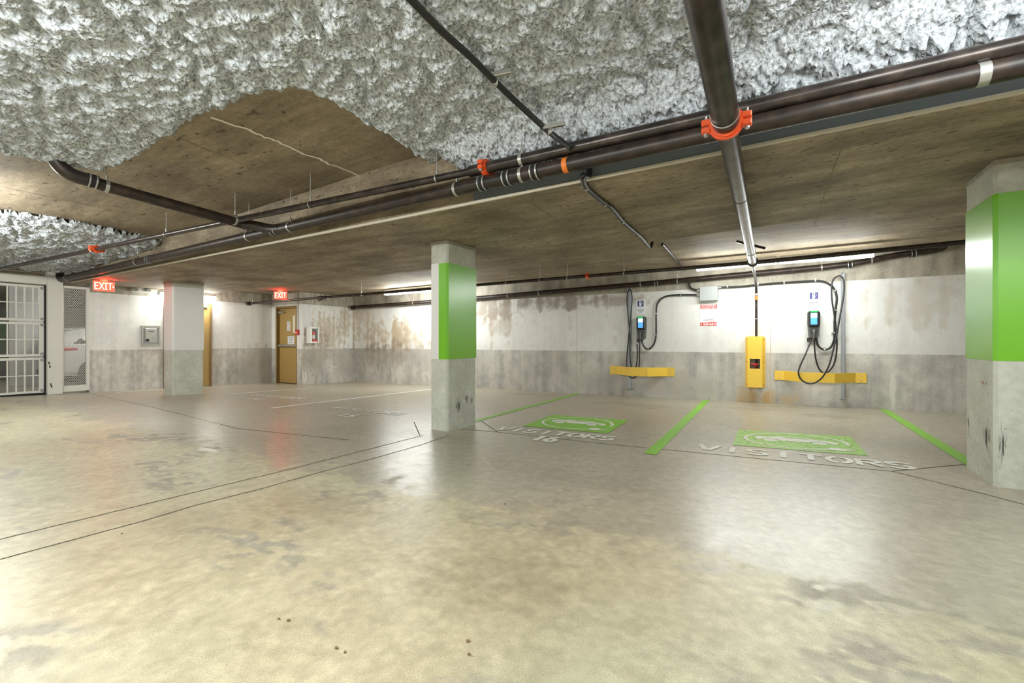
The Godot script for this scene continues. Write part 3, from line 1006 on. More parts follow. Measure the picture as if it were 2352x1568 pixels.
func insulation() -> void:
	var poly := PackedVector2Array()
	for p in [[0, 345], [60, 362], [130, 378], [190, 385], [240, 392], [290, 370], [335, 345], [400, 305], [480, 262], [560, 232], [640, 210], [690, 204], [735, 222], [800, 262], [860, 298], [930, 338], [975, 372], [1012, 400]]:
		var q := onslab(p[0], p[1], 0.06)
		poly.append(Vector2(q.x, q.z))
	poly.append(Vector2(-2.55, -3.9))
	for p in [[6.4, -4.2], [6.4, 6.4], [-6.5, 6.4], [-6.2, 0.2]]:
		poly.append(Vector2(p[0], p[1]))
	var t := thing("ceiling_insulation", Vector3(-1, 2.9, -1.5), "grey white sprayed insulation, the big lumpy layer over the drive lane", "insulation")
	t.set_meta("kind", "stuff")
	var fine := add("sprayed_layer", insulation_sheet(poly, Rect2(-6.6, -3.75, 9.3, 3.65), 0.0125, 0.075, []), mats.insulation, t)
	fine.set_meta("kind", "stuff")
	var rest := add("sprayed_layer", insulation_sheet(poly, Rect2(-6.6, -3.75, 12.8, 10.0), 0.06, 0.075, [-6.6, 2.66, -3.8, -0.13]), mats.insulation, t)
	rest.set_meta("kind", "stuff")
	poly = PackedVector2Array()
	for p in [[-80, 470], [0, 489], [60, 497], [160, 512], [260, 532], [330, 548], [392, 560]]:
		var q := onslab(p[0], p[1], 0.05)
		poly.append(Vector2(q.x, q.z))
	for p in [[-8.2, -3.9], [-12.6, -3.9], [-12.6, 0.5], [-8.4, 0.5]]:
		poly.append(Vector2(p[0], p[1]))
	t = thing("ceiling_insulation", Vector3(-10.5, 2.5, -2), "smaller patch of grey white sprayed insulation before the gate", "insulation")
	t.set_meta("kind", "stuff")
	add("sprayed_layer", insulation_sheet(poly, Rect2(-12.5, -3.6, 4.9, 4.2), 0.016, 0.09, []), mats.insulation, t).set_meta("kind", "stuff")

# ---------------------------------------------------------------- pipes
func smooth(points: Array, per := 8) -> PackedVector3Array:
	var out := PackedVector3Array()
	var n := points.size()
	for k in n - 1:
		var p0: Vector3 = points[maxi(k - 1, 0)]
		var p1: Vector3 = points[k]
		var p2: Vector3 = points[k + 1]
		var p3: Vector3 = points[mini(k + 2, n - 1)]
		for j in per:
			var t := float(j) / per
			out.append(0.5 * (2.0 * p1 + (p2 - p0) * t + (2.0 * p0 - 5.0 * p1 + 4.0 * p2 - p3) * t * t + (3.0 * p1 - p0 - 3.0 * p2 + p3) * t * t * t))
	out.append(points[n - 1])
	return out

func hanger(at: Vector3, axis: Vector3, r: float, top: float, parent: Node3D, wide := 0.022) -> void:
	var sh := Shape.new()
	sh.hoop(at, axis, r + 0.001, 0.004, wide)
	sh.cyl(at + Vector3(0, r, 0), at + Vector3(0, r + 0.045, 0), 0.011, 8)
	if top > at.y + r + 0.05:
		sh.cyl(at + Vector3(0, r + 0.03, 0), Vector3(at.x, top, at.z), 0.005, 6)
	add("hanger", sh, mats.galvanised, parent)

func clamp_pair(at: Vector3, axis: Vector3, r: float, parent: Node3D, gap := 0.05) -> void:
	var d := axis.normalized()
	var sh := Shape.new()
	sh.hoop(at, d, r, 0.004, gap + 0.03)
	var sleeve := add("coupling_sleeve", sh, mats.rubber, parent)
	for s in [-1.0, 1.0]:
		sh = Shape.new()
		sh.hoop(at + d * s * gap / 2.0, d, r + 0.004, 0.003, 0.012)
		add("clamp_band", sh, mats.galvanised, sleeve)

func coupling(at: Vector3, axis: Vector3, r: float, parent: Node3D) -> void:
	# a grooved coupling: an orange ring with two bolt lugs
	var d := axis.normalized()
	var side := d.cross(Vector3.UP).normalized()
	var sh := Shape.new()
	sh.hoop(at, d, r, 0.016, 0.05, 28)
	sh.hoop(at, d, r + 0.016, 0.008, 0.022, 28)
	for s in [-1.0, 1.0]:
		for h in [-1.0, 1.0]:
			sh.box(at + side * s * (r + 0.035) + Vector3(0, h * 0.021, 0), Vector3(0.05, 0.034, 0.045), 0.006, Basis(side, Vector3.UP, side.cross(Vector3.UP)))
	var o := add("grooved_coupling", sh, mats.orange_iron, parent)
	for s in [-1.0, 1.0]:
		sh = Shape.new()
		sh.cyl(at + side * s * (r + 0.037) + Vector3(0, -0.055, 0), at + side * s * (r + 0.037) + Vector3(0, 0.06, 0), 0.007, 8)
		sh.cyl(at + side * s * (r + 0.037) + Vector3(0, -0.05, 0), at + side * s * (r + 0.037) + Vector3(0, -0.037, 0), 0.014, 6)
		add("bolt", sh, mats.galvanised, o)

func pipes() -> void:
	# long drain under the front edge of the strip, falling to the left
	var drain_r := 0.056
	var dr_a := Vector3(4.5, 1.40 + 1.1, -3.27)
	var dr_b := Vector3(-2.6, 1.338 + 1.1, -3.2)
	var dr_c := Vector3(-12.0, 1.215 + 1.1, -3.2)
	var t := thing("drain_pipe", dr_b, "long dark cast iron drain pipe along the ceiling strip's front edge", "pipe")
	var sh := Shape.new()
	var end := Vector3(-12.12, 2.27, -3.24)
	sh.tube(PackedVector3Array([dr_a, dr_b, dr_c]), drain_r, 28)
	add("pipe", sh, mats.cast_iron, t)
	sh = Shape.new()
	sh.tube(smooth([dr_c, dr_c + Vector3(-0.1, 0.0, 0.0), dr_c + Vector3(-0.17, 0.03, 0.0), dr_c + Vector3(-0.21, 0.12, 0.0), dr_c + Vector3(-0.21, 0.3, 0.0)], 4), drain_r + 0.004, 18)
	add("end_bend", sh, mats.cast_iron, t)
	var at := func(px: float) -> Vector3: return on_line(dr_b, dr_a, px) if px > 1030.0 else on_line(dr_b, dr_c, px)
	var d := (dr_a - dr_b).normalized()
	for px in [1110.0, 1166.0, 1230.0]:
		clamp_pair(at.call(px), d, drain_r, t)
	for px in [632.0, 345.0, 158.0]:
		clamp_pair(at.call(px), d, drain_r, t, 0.07)
	for px in [1049.0, 1199.0, 668.0, 572.0, 316.0]:
		var p: Vector3 = at.call(px)
		hanger(p, d, drain_r, slab_near(p.x), t, 0.026)
	sh = Shape.new()
	sh.hoop(at.call(1301.0), d, drain_r, 0.002, 0.04)
	add("label_tape", sh, mats.orange_tape, t)
	var pale: Vector3 = at.call(2256.0)
	sh = Shape.new()
	sh.hoop(pale, d, drain_r, 0.003, 0.045)
	add("strap", sh, mats.galvanised, t)
	# branch drain from a bend under the insulation
	var j: Vector3 = at.call(612.0)
	var br_a := onslab(240, 425, 0.30)
	br_a = Vector3(j.x - 0.15, 1.50 + 1.1, -1.79)
	br_a = ony(245, 428, 2.60)
	t = thing("drain_pipe", br_a, "dark branch drain pipe with an elbow under the insulation", "pipe")
	var low := ony(560, 515, 2.49)
	var branch_end := Vector3(j.x, j.y + 0.03, j.z + 0.02)
	var bd := (low - br_a).normalized()
	var bend := ony(196, 411, 2.615)
	sh = Shape.new()
	sh.tube(PackedVector3Array([bend, br_a, low]), drain_r, 24)
	add("pipe", sh, mats.cast_iron, t)
	var up_at := Vector3(bend.x - bd.x * 0.2, 2.95, bend.z - bd.z * 0.2)
	sh = Shape.new()
	sh.tube(smooth([bend + bd * 0.03, bend - bd * 0.06, bend - bd * 0.13 + Vector3(0, 0.02, 0), bend - bd * 0.185 + Vector3(0, 0.075, 0), bend - bd * 0.2 + Vector3(0, 0.15, 0), bend - bd * 0.2 + Vector3(0, 0.3, 0)], 5), drain_r + 0.004, 20)
	add("elbow", sh, mats.cast_iron, t)
	sh = Shape.new()
	sh.tube(smooth([low - bd * 0.02, low + (branch_end - low) * 0.5 + Vector3(0.02, 0.01, 0), branch_end + Vector3(0.12, -0.01, 0), branch_end + Vector3(0.3, -0.025, -0.02)], 5), drain_r + 0.003, 20)
	add("wye_fitting", sh, mats.cast_iron, t)
	clamp_pair(bend + bd * 0.05, bd, drain_r + 0.002, t)
	clamp_pair(low + bd * 0.05, bd, drain_r + 0.002, t)
	hanger(br_a, bd, drain_r, slab_near(br_a.x), t, 0.03)
	hanger(ony(540, 505, 2.5), bd, drain_r, slab_near(-5.4), t, 0.02)
	# sprinkler main above the drain
	var sp_a := Vector3(4.5, 1.47 + 1.1, -3.26)
	var sp_b := Vector3(-2.3, 1.465 + 1.1, -3.2)
	var sp_c := Vector3(-12.3, 1.275 + 1.1, -2.312)
	t = thing("sprinkler_pipe", sp_b, "long black steel sprinkler pipe running above the cast iron drain", "pipe")
	sh = Shape.new()
	sh.tube(PackedVector3Array([sp_a, sp_b]), 0.048, 28)
	add("main_pipe", sh, mats.black_steel, t)
	sh = Shape.new()
	sh.tube(PackedVector3Array([sp_b, sp_c]), 0.032, 20)
	add("thin_pipe", sh, mats.black_steel, t)
	var sd := (sp_a - sp_b).normalized()
	var sl := (sp_c - sp_b).normalized()
	coupling(on_line(sp_b, sp_a, 1117), sd, 0.048, t)
	coupling(on_line(sp_b, sp_c, 222), sl, 0.032, t)
	for px in [1199.0]:
		var p := on_line(sp_b, sp_a, px)
		hanger(p, sd, 0.048, slab_near(p.x), t, 0.03)
	for px in [1003.0, 713.0, 382.0]:
		var p := on_line(sp_b, sp_c, px)
		hanger(p, sl, 0.032, slab_near(p.x), t, 0.014)
	# cross main toward the back wall
	var cm_a := Vector3(-0.16, 2.36, 1.5)
	var cm_b := ony(1668, 283, 2.30)
	var cm_c := ony(1729, 603, 2.275)
	var wall_tee := cm_c
	t = thing("sprinkler_pipe", cm_b, "thick black steel cross main running from the lane to the back wall", "pipe")
	var near_mid := ony(1617, 0, 2.36)
	sh = Shape.new()
	sh.tube(PackedVector3Array([near_mid + (near_mid - cm_b).normalized() * 3.5, near_mid, cm_b]), 0.068, 32)
	add("wide_pipe", sh, mats.black_steel, t)
	sh = Shape.new()
	sh.tube(PackedVector3Array([cm_b, cm_c]), 0.055, 28)
	add("narrow_pipe", sh, mats.black_steel, t)
	var cd := (cm_c - cm_b).normalized()
	coupling(cm_b, cd, 0.066, t)
	hanger(cm_b - cd * 0.11, cd, 0.068, 2.9, t, 0.008)
	sh = Shape.new()
	sh.hoop(cm_b + cd * 1.45, cd, 0.055, 0.002, 0.02)
	add("weld_line", sh, mats.cast_iron, t)
	hanger(cm_c - cd * 0.9, cd, 0.055, slab_rear(-0.3), t, 0.02)
	sh = Shape.new()
	sh.span(cm_c - cd * 0.9 + Vector3(-0.17, 0.16, 0.0), cm_c - cd * 0.9 + Vector3(0.17, 0.03, 0.0), 0.03, 0.03, 0.003)
	add("sway_brace", sh, mats.black_steel, t)
	sh = Shape.new()
	sh.hoop(cm_c - cd * 0.06, cd, 0.055, 0.02, 0.06)
	add("tee_collar", sh, mats.black_steel, t)
	# sprinkler line along the back wall
	var ws_a := onz(2330, 545, -7.72)
	var ws_b := wall_tee
	var ws_c := onx(570, 697, LEFT_X + 0.03)
	t = thing("sprinkler_pipe", ws_b, "slim black sprinkler line hung along the back of the level", "pipe")
	sh = Shape.new()
	sh.tube(PackedVector3Array([ws_a + (ws_a - ws_b).normalized() * 2.0, ws_b]), 0.033, 16)
	sh.tube(PackedVector3Array([ws_b, ws_c]), 0.030, 16)
	add("pipe", sh, mats.black_steel, t)
	var wd := (ws_b - ws_c).normalized()
	for px in [580.0, 830.0, 1163.0, 1240.0, 1303.0, 1433.0]:
		var p := on_line(ws_b, ws_c, px)
		hanger(p, wd, 0.030, slab_rear(p.x), t, 0.014)
	coupling(on_line(ws_b, ws_c, 1350.0), wd, 0.030, t)
	var drop := on_line(ws_b, ws_c, 741.0)
	sh = Shape.new()
	sh.tube(smooth([drop + wd * 0.16, drop - wd * 0.16], 2), 0.042, 14)
	sh.tube(smooth([drop, drop + Vector3(-0.1, -0.02, -0.12), drop + Vector3(-0.55, -0.03, -0.3)], 5), 0.026, 12)
	add("drain_tee", sh, mats.black_steel, t)
	sh = Shape.new()
	sh.cyl(ws_c + Vector3(0.0, 0, 0), ws_c + Vector3(0.1, 0, 0), 0.055, 16)
	add("wall_collar", sh, mats.cast_iron, t)
	# drain on the back wall, rising at its right end
	var wall_d := WALL_Z + 0.14
	t = thing("drain_pipe", onz(1500, 650, wall_d), "dark drain pipe fixed high on the back wall above the chargers", "pipe")
	sh = Shape.new()
	var up_end := onz(2150, 573, wall_d)
	sh.tube(PackedVector3Array([onz(812, 706, wall_d), onz(1090, 685, wall_d), onz(1500, 650, wall_d), onz(1905, 612, wall_d)]), 0.05, 20)
	sh.tube(smooth([onz(1900, 612, wall_d), onz(1965, 604, wall_d), onz(2060, 586, wall_d), up_end, up_end + Vector3(0.09, 0.06, 0.02), up_end + Vector3(0.11, 0.25, 0.02)], 5), 0.048, 20)
	add("pipe", sh, mats.cast_iron, t)
	var pd := Vector3(1, 0.05, 0).normalized()
	for px in [1508.0, 1952.0, 2098.0]:
		clamp_pair(onz(px, 0, wall_d) * Vector3(1, 0, 1) + Vector3(0, onz(px, lerpf(650, 612, (px - 1500) / 405.0) if px < 1960 else (606.0 if px < 2000 else 582.0), wall_d).y, 0), pd, 0.05, t)
	for px in [950.0, 1167.0, 1238.0, 1472.0, 1556.0, 1887.0, 2002.0]:
		var yy := lerpf(706, 685, (px - 812) / 278.0) if px < 1090 else (lerpf(685, 650, (px - 1090) / 410.0) if px < 1500 else (lerpf(650, 612, (px - 1500) / 405.0) if px < 1905 else 598.0))
		var p := onz(px, yy, wall_d)
		sh = Shape.new()
		sh.hoop(p, pd, 0.05, 0.004, 0.02)
		sh.cyl(p + Vector3(0, 0.05, 0), p + Vector3(0, 0.12, 0), 0.006, 6)
		add("strap", sh, mats.galvanised, t)
	sh = Shape.new()
	sh.cyl(onz(812, 706, wall_d) + Vector3(-0.06, 0, 0), onz(812, 706, wall_d) + Vector3(0.05, 0, 0), 0.065, 18)
	add("wall_collar", sh, mats.cast_iron, t)

func cables() -> void:
	# black conduit across the insulation, under the strip, then down to the junction box
	var t := thing("cable_conduit", onband(1430, 508, 0.03), "black flexible conduit looping over the insulation and under the strip", "conduit")
	var over := []
	for p in [[880, -70, 0.165], [945, 0, 0.165], [1015, 72, 0.165], [1080, 130, 0.165], [1140, 190, 0.165], [1190, 238, 0.19], [1262, 303, 0.30], [1312, 340, 0.46]]:
		over.append(onslab(p[0], p[1], p[2]))
	var r := 0.021
	var sh := Shape.new()
	sh.tube(smooth(over, 6), r, 14)
	add("conduit", sh, mats.black_sheath, t)
	var under := []
	for p in [[1338, 405], [1348, 432], [1385, 464], [1405, 478], [1430, 508], [1452, 528], [1470, 543], [1490, 566]]:
		under.append(onband(p[0], p[1], 0.026))
	var first: Vector3 = under[0]
	under.push_front(Vector3(first.x, first.y + 0.06, band_edge(first.x) + 0.03))
	under.push_front(Vector3(first.x - 0.02, first.y + 0.3, band_edge(first.x) + 0.03))
	under.append(under[-1] + Vector3(0.03, 0.02, -0.04))
	under.append(under[-1] + Vector3(0.0, 0.13, -0.02))
	sh = Shape.new()
	sh.tube(smooth(under, 6), 0.021, 14)
	add("conduit", sh, mats.black_sheath, t)
	var past := []
	for p in [[1521, 561], [1545, 588], [1566, 612], [1584, 634]]:
		var q := ony(p[0], p[1], slab_rear(-1.5) - 0.03)
		past.append(q)
	var last: Vector3 = past[-1]
	past.append(onz(1583, 645, WALL_Z + 0.05))
	past.append(onz(1583, 655, WALL_Z + 0.05))
	past.append(onz(1589, 663, WALL_Z + 0.06))
	past.append(onz(1605, 667, WALL_Z + 0.06))
	sh = Shape.new()
	sh.tube(smooth(past, 6), 0.019, 12)
	add("conduit", sh, mats.black_sheath, t)
	for p in [[1137, 188, 0], [1262, 303, 0], [1346, 431, 1], [1389, 468, 1], [1431, 508, 1], [1466, 540, 1]]:
		sh = Shape.new()
		if p[2] == 0:
			var q := onslab(p[0], p[1], 0.165 if p[0] < 1200 else 0.30)
			sh.hoop(q, Vector3(1, 0, -0.9), 0.02, 0.005, 0.03)
			sh.span(q + Vector3(-0.03, 0.02, 0.05), q + Vector3(0.12, 0.04, -0.01), 0.03, 0.03, 0.004)
			sh.cyl(q, q + Vector3(0, 0.15, 0), 0.006, 6)
		else:
			var q := onband(p[0], p[1], 0.026)
			sh.hoop(q, Vector3(0.5, 0, -0.9), 0.021, 0.004, 0.025)
			sh.box(q + Vector3(-0.04, 0.02, -0.01), Vector3(0.04, 0.008, 0.022), 0.002)
		add("strap", sh, mats.galvanised, t)

# ---------------------------------------------------------------- on the back wall
func w(px: float, py: float, out := 0.0) -> Vector3:
	return onz(px, py, WALL_Z + out)

func line_on_wall(points: Array, out: float) -> Array:
	var q := []
	for p in points:
		q.append(w(p[0], p[1], p[2] if p.size() > 2 else out))
	return q

func plate(lo: Vector3, hi: Vector3, z0: float, z1: float, bevel := 0.004) -> Shape:
	var sh := Shape.new()
	sh.box(Vector3((lo.x + hi.x) / 2, (lo.y + hi.y) / 2, (z0 + z1) / 2), Vector3(absf(hi.x - lo.x), absf(hi.y - lo.y), absf(z1 - z0)), bevel)
	return sh

func charger(l: float, r: float, top: float, bottom: float, label: String) -> void:
	var out := 0.13
	var a := w(l, top, out)
	var b := w(r, bottom, out)
	var wd := b.x - a.x
	var ht := a.y - b.y
	var mid := (a.x + b.x) / 2
	var split := b.y + ht * 0.40
	var t := thing("ev_charger", Vector3(mid, b.y, WALL_Z + 0.06), label, "charger", "wall chargers")
	var z := WALL_Z
	var sh := Shape.new()
	sh.box(Vector3(mid, (a.y + split) / 2, z + out / 2 + 0.005), Vector3(wd, a.y - split, out), 0.025)
	add("upper_body", sh, mats.dark_plastic, t)
	sh = Shape.new()
	var xf := Transform3D(Basis.IDENTITY, Vector3(mid, 0, z + 0.005))
	sh.prism(PackedVector2Array([Vector2(-wd * 0.48, split + 0.01), Vector2(wd * 0.48, split + 0.01), Vector2(wd * 0.42, b.y + 0.02), Vector2(wd * 0.34, b.y), Vector2(-wd * 0.34, b.y), Vector2(-wd * 0.42, b.y + 0.02)]), xf, 0.10)
	add("lower_body", sh, mats.mid_plastic, t)
	# face plate with its screen
	sh = plate(Vector3(mid - wd * 0.36, split + ht * 0.02, 0), Vector3(mid + wd * 0.36, a.y - ht * 0.015, 0), z + out, z + out + 0.012, 0.006)
	var face := add("front_panel", sh, mats.rubber, t)
	var s0 := Vector3(mid - wd * 0.26, split + ht * 0.09, 0)
	var s1 := Vector3(mid + wd * 0.26, a.y - ht * 0.05, 0)
	sh = plate(Vector3(s0.x, s0.y, 0), Vector3(s1.x, lerpf(s0.y, s1.y, 0.55), 0), z + out + 0.010, z + out + 0.0145, 0.001)
	add("screen", sh, mats.screen_blue_glow, face)
	sh = plate(Vector3(s0.x, lerpf(s0.y, s1.y, 0.55), 0), Vector3(s1.x, lerpf(s0.y, s1.y, 0.92), 0), z + out + 0.010, z + out + 0.0145, 0.001)
	add("screen", sh, mats.screen_white_glow, face)
	sh = plate(Vector3(mid - wd * 0.3, a.y - ht * 0.05, 0), Vector3(mid + wd * 0.3, a.y - ht * 0.02, 0), z + out + 0.010, z + out + 0.015, 0.001)
	add("status_light", sh, mats.screen_green_glow, face)
	sh = Shape.new()
	sh.prism(PackedVector2Array([Vector2(-wd * 0.3, split - ht * 0.03), Vector2(wd * 0.3, split - ht * 0.03), Vector2(wd * 0.24, split - ht * 0.2), Vector2(wd * 0.14, split - ht * 0.32), Vector2(-wd * 0.14, split - ht * 0.32), Vector2(-wd * 0.24, split - ht * 0.2)]), Transform3D(Basis.IDENTITY, Vector3(mid, 0, z + 0.10)), 0.035)
	add("holster", sh, mats.dark_plastic, t)
	sh = Shape.new()
	sh.tube(smooth([Vector3(mid, split - ht * 0.12, z + 0.12), Vector3(mid, split - ht * 0.16, z + 0.165), Vector3(mid, split - ht * 0.24, z + 0.17), Vector3(mid, b.y - 0.01, z + 0.155)], 4), 0.024, 12, true, 0.017)
	add("connector", sh, mats.mid_plastic, t)
	sh = Shape.new()
	sh.box(Vector3(mid - wd * 0.40, b.y - 0.035, z + 0.05), Vector3(0.05, 0.07, 0.05), 0.008)
	add("cable_inlet", sh, mats.dark_plastic, t)

func straps(points: Array, parent: Node3D, r: float, out: float) -> void:
	for p in points:
		var sh := Shape.new()
		var c := w(p[0], p[1], out)
		sh.hoop(c, Vector3(cos(p[2]), sin(p[2]), 0), r, 0.004, 0.022, 14)
		sh.box(c + Vector3(-sin(p[2]), cos(p[2]), 0) * (r + 0.012) + Vector3(0, 0, -out / 2), Vector3(0.024, 0.024, out), 0.002)
		add("strap", sh, mats.galvanised, parent)

func guard(pts: Array, top: float, bottom: float, deep: float, label: String) -> void:
	# a bent plate: tab, slope out, front, slope back, tab; pts are picture columns of the six bends
	var xs := []
	for k in 6:
		xs.append(w(pts[k], 850, 0.02 if k < 2 or k > 3 else deep).x)
	var y1 := w(pts[0], top, 0.02).y
	var y0 := w(pts[0], bottom, 0.02).y
	var t := thing("wheel_guard", Vector3((xs[0] + xs[5]) / 2, y0, WALL_Z), label, "guard rail", "yellow guards under the chargers")
	var zs := [0.008, 0.008, deep, deep, 0.008, 0.008]
	var sh := Shape.new()
	for k in 5:
		var a := Vector3(xs[k], (y0 + y1) / 2, WALL_Z + zs[k])
		var b := Vector3(xs[k + 1], (y0 + y1) / 2, WALL_Z + zs[k + 1])
		sh.span(a, b, 0.008, y1 - y0, 0.002)
	add("bent_plate", sh, mats.yellow_paint, t)
	for k in [0, 4]:
		for h in [0.25, 0.75]:
			sh = Shape.new()
			var c := Vector3((xs[k] + xs[k + 1]) / 2, lerpf(y0, y1, h), WALL_Z + 0.012)
			sh.cyl(c, c + Vector3(0, 0, 0.008), 0.009, 6)
			add("bolt", sh, mats.galvanised, t)

func ev_sign(l: float, r: float, top: float, bottom: float, label: String) -> void:
	var a := w(l, bottom)
	var b := w(r, top)
	var z := WALL_Z
	var t := thing("charging_sign", Vector3((a.x + b.x) / 2, a.y, z), label, "sign", "charging signs")
	add("sign_plate", plate(a, b, z, z + 0.006, 0.002), mats.sign_white, t)
	var wd := b.x - a.x
	var ht := b.y - a.y
	var X := func(f: float) -> float: return a.x + wd * f
	var Y := func(f: float) -> float: return a.y + ht * f
	var icon := add("icon", plate(Vector3(X.call(0.17), Y.call(0.54), 0), Vector3(X.call(0.83), Y.call(0.95), 0), z + 0.005, z + 0.0075, 0.0), mats.sign_navy, t)
	var sh := plate(Vector3(X.call(0.36), Y.call(0.56), 0), Vector3(X.call(0.58), Y.call(0.93), 0), z + 0.006, z + 0.009, 0.0)
	sh.tube(PackedVector3Array([Vector3(X.call(0.58), Y.call(0.66), z + 0.008), Vector3(X.call(0.66), Y.call(0.66), z + 0.008), Vector3(X.call(0.69), Y.call(0.8), z + 0.008), Vector3(X.call(0.64), Y.call(0.88), z + 0.008)]), wd * 0.02, 6)
	add("pump_mark", sh, mats.sign_white, icon)
	sh = plate(Vector3(X.call(0.41), Y.call(0.82), 0), Vector3(X.call(0.53), Y.call(0.89), 0), z + 0.007, z + 0.010, 0.0)
	add("pump_window", sh, mats.sign_navy, icon)
	sh = Shape.new()
	for l2 in [[0.44, 0.25, 0.75, 0.02], [0.30, 0.12, 0.88, 0.05], [0.20, 0.2, 0.8, 0.025], [0.13, 0.32, 0.68, 0.025]]:
		sh.box(Vector3(X.call((l2[1] + l2[2]) / 2), Y.call(l2[0]), z + 0.0065), Vector3(wd * (l2[2] - l2[1]), ht * l2[3], 0.002))
	add("small_print", sh, mats.print_grey, t)

func wall_things() -> void:
	var z := WALL_Z
	charger(1461, 1482, 727, 778, "black wall charger with lit screen, between strut post and junction box")
	charger(1855, 1884, 714, 775, "black wall charger with lit screen, between yellow cover and strut post")
	ev_sign(1461, 1482, 688, 722, "small white charging sign above the charger beside the junction box")
	ev_sign(1855, 1884, 669, 706, "small white charging sign above the charger beside the yellow cover")
	# strut posts
	for p in [[1441, 1450, 662, 893, "grey steel strut post beside the junction box charger"], [1932, 1941, 626, 915, "tall grey steel strut post beside the yellow cover charger"]]:
		var a := w(p[0], p[3], 0.04)
		var b := w(p[1], p[2], 0.04)
		var t := thing("strut_post", Vector3((a.x + b.x) / 2, a.y, z), p[4], "post", "steel strut posts")
		add("channel", plate(a, b, z, z + 0.045, 0.005), mats.steel_grey, t)
		var sh := Shape.new()
		sh.box(Vector3((a.x + b.x) / 2, a.y + 0.004, z + 0.04), Vector3(b.x - a.x + 0.05, 0.008, 0.09), 0.002)
		add("foot_bracket", sh, mats.zinc_dull, t)
		sh = Shape.new()
		var hook := Vector3((a.x + b.x) / 2 - 0.02, b.y - 0.02, z + 0.05)
		sh.tube(smooth([hook, hook + Vector3(0, 0, 0.07), hook + Vector3(0, 0.02, 0.1), hook + Vector3(0, 0.05, 0.1)], 4), 0.008, 8)
		add("cable_hook", sh, mats.zinc_dull, t)
	# hanging charge cables
	var sh2 := Shape.new()
	sh2.tube(smooth(line_on_wall([[1470, 776, 0.15], [1469, 800, 0.14], [1468, 840, 0.14], [1464, 860, 0.15], [1455, 868, 0.15], [1446, 864, 0.15], [1440, 848, 0.12], [1440, 815, 0.1], [1446, 755, 0.1], [1451, 700, 0.1], [1451, 676, 0.1], [1447, 665, 0.1], [1442, 670, 0.1], [1440, 690, 0.1], [1443, 730, 0.12], [1447, 770, 0.12], [1447, 820, 0.12], [1451, 845, 0.12], [1459, 848, 0.1], [1464, 820, 0.08], [1463, 790, 0.06]], 0.1), 6), 0.012, 10)
	tag(add("charge_cable", sh2, mats.black_sheath), "black charge cable twisted on the strut post near the junction box", "cable", "charge cables")
	sh2 = Shape.new()
	sh2.tube(smooth(line_on_wall([[1870, 773, 0.15], [1871, 800, 0.14], [1874, 825, 0.12], [1881, 846, 0.1], [1893, 857, 0.1], [1906, 850, 0.1], [1917, 832, 0.1], [1922, 800, 0.1], [1921, 765, 0.1], [1916, 720, 0.1], [1911, 690, 0.1], [1910, 658, 0.1], [1915, 641, 0.11], [1928, 633, 0.13], [1937, 641, 0.13], [1939, 662, 0.13], [1935, 695, 0.14], [1930, 722, 0.16], [1922, 768, 0.2], [1911, 815, 0.28], [1901, 846, 0.34], [1884, 871, 0.36], [1862, 881, 0.36], [1842, 873, 0.35], [1834, 858, 0.33], [1837, 842, 0.28], [1851, 811, 0.2], [1860, 788, 0.1], [1863, 776, 0.06]], 0.1), 6), 0.0125, 10)
	tag(add("charge_cable", sh2, mats.black_sheath), "black charge cable hanging in wide loops over the yellow guard", "cable", "charge cables")
	# junction box
	var a := w(1607, 691, 0.13)
	var b := w(1648, 656, 0.13)
	var t := thing("junction_box", Vector3((a.x + b.x) / 2, a.y, z), "grey steel junction box above the red and white parking sign", "electrical box")
	add("body", plate(a, b, z, z + 0.12, 0.004), mats.box_grey, t)
	add("cover", plate(a + Vector3(0.003, 0.003, 0), b - Vector3(0.003, 0.003, 0), z + 0.12, z + 0.126, 0.002), mats.box_grey, t)
	for p in [[1605, 667, -1], [1605, 677, -1], [1650, 660, 1]]:
		var sh := Shape.new()
		var c := w(p[0], p[1], 0.06)
		c.x = (a.x if p[2] < 0 else b.x)
		sh.cyl(c, c + Vector3(0.04 * p[2], 0, 0), 0.026, 10)
		sh.cyl(c + Vector3(0.03 * p[2], 0, 0), c + Vector3(0.06 * p[2], 0, 0), 0.022, 10)
		add("conduit_fitting", sh, mats.galvanised, t)
	# conduits from the box to the chargers
	t = thing("cable_conduit", w(1507, 740), "black conduit from junction box curving down to the charger beside it", "conduit", "charger conduits")
	var sh := Shape.new()
	sh.tube(smooth(line_on_wall([[1603, 677], [1565, 677], [1535, 679], [1519, 686], [1509, 700], [1507, 720], [1507, 750], [1506, 775], [1500, 793], [1489, 802], [1480, 797], [1475, 786], [1474, 774]], 0.05), 6), 0.016, 12)
	add("conduit", sh, mats.black_sheath, t)
	straps([[1564, 677, 0.0], [1507, 720, 1.57], [1506, 769, 1.57], [1489, 802, 0.0]], t, 0.016, 0.05)
	t = thing("cable_conduit", w(1760, 652), "black conduit along the wall to the charger past the yellow cover", "conduit", "charger conduits")
	sh = Shape.new()
	sh.tube(smooth(line_on_wall([[1652, 660], [1700, 658], [1760, 652], [1830, 647], [1873, 645], [1893, 647], [1908, 655], [1918, 667], [1922, 685], [1919, 713], [1917, 740], [1917, 765], [1915, 783], [1907, 798], [1893, 803], [1881, 796], [1876, 785], [1874, 773]], 0.05), 6), 0.0165, 12)
	add("conduit", sh, mats.black_sheath, t)
	straps([[1671, 659, 0.0], [1741, 654, 0.0], [1801, 650, 0.0], [1873, 645, 0.0], [1918, 667, -1.0], [1919, 712, 1.57], [1917, 764, 1.57], [1894, 803, 0.0]], t, 0.0165, 0.05)
	# parking sign
	a = w(1607, 750)
	b = w(1649, 698)
	t = thing("parking_sign", Vector3((a.x + b.x) / 2, a.y, z), "red and white authorized parking sign under the junction box", "sign")
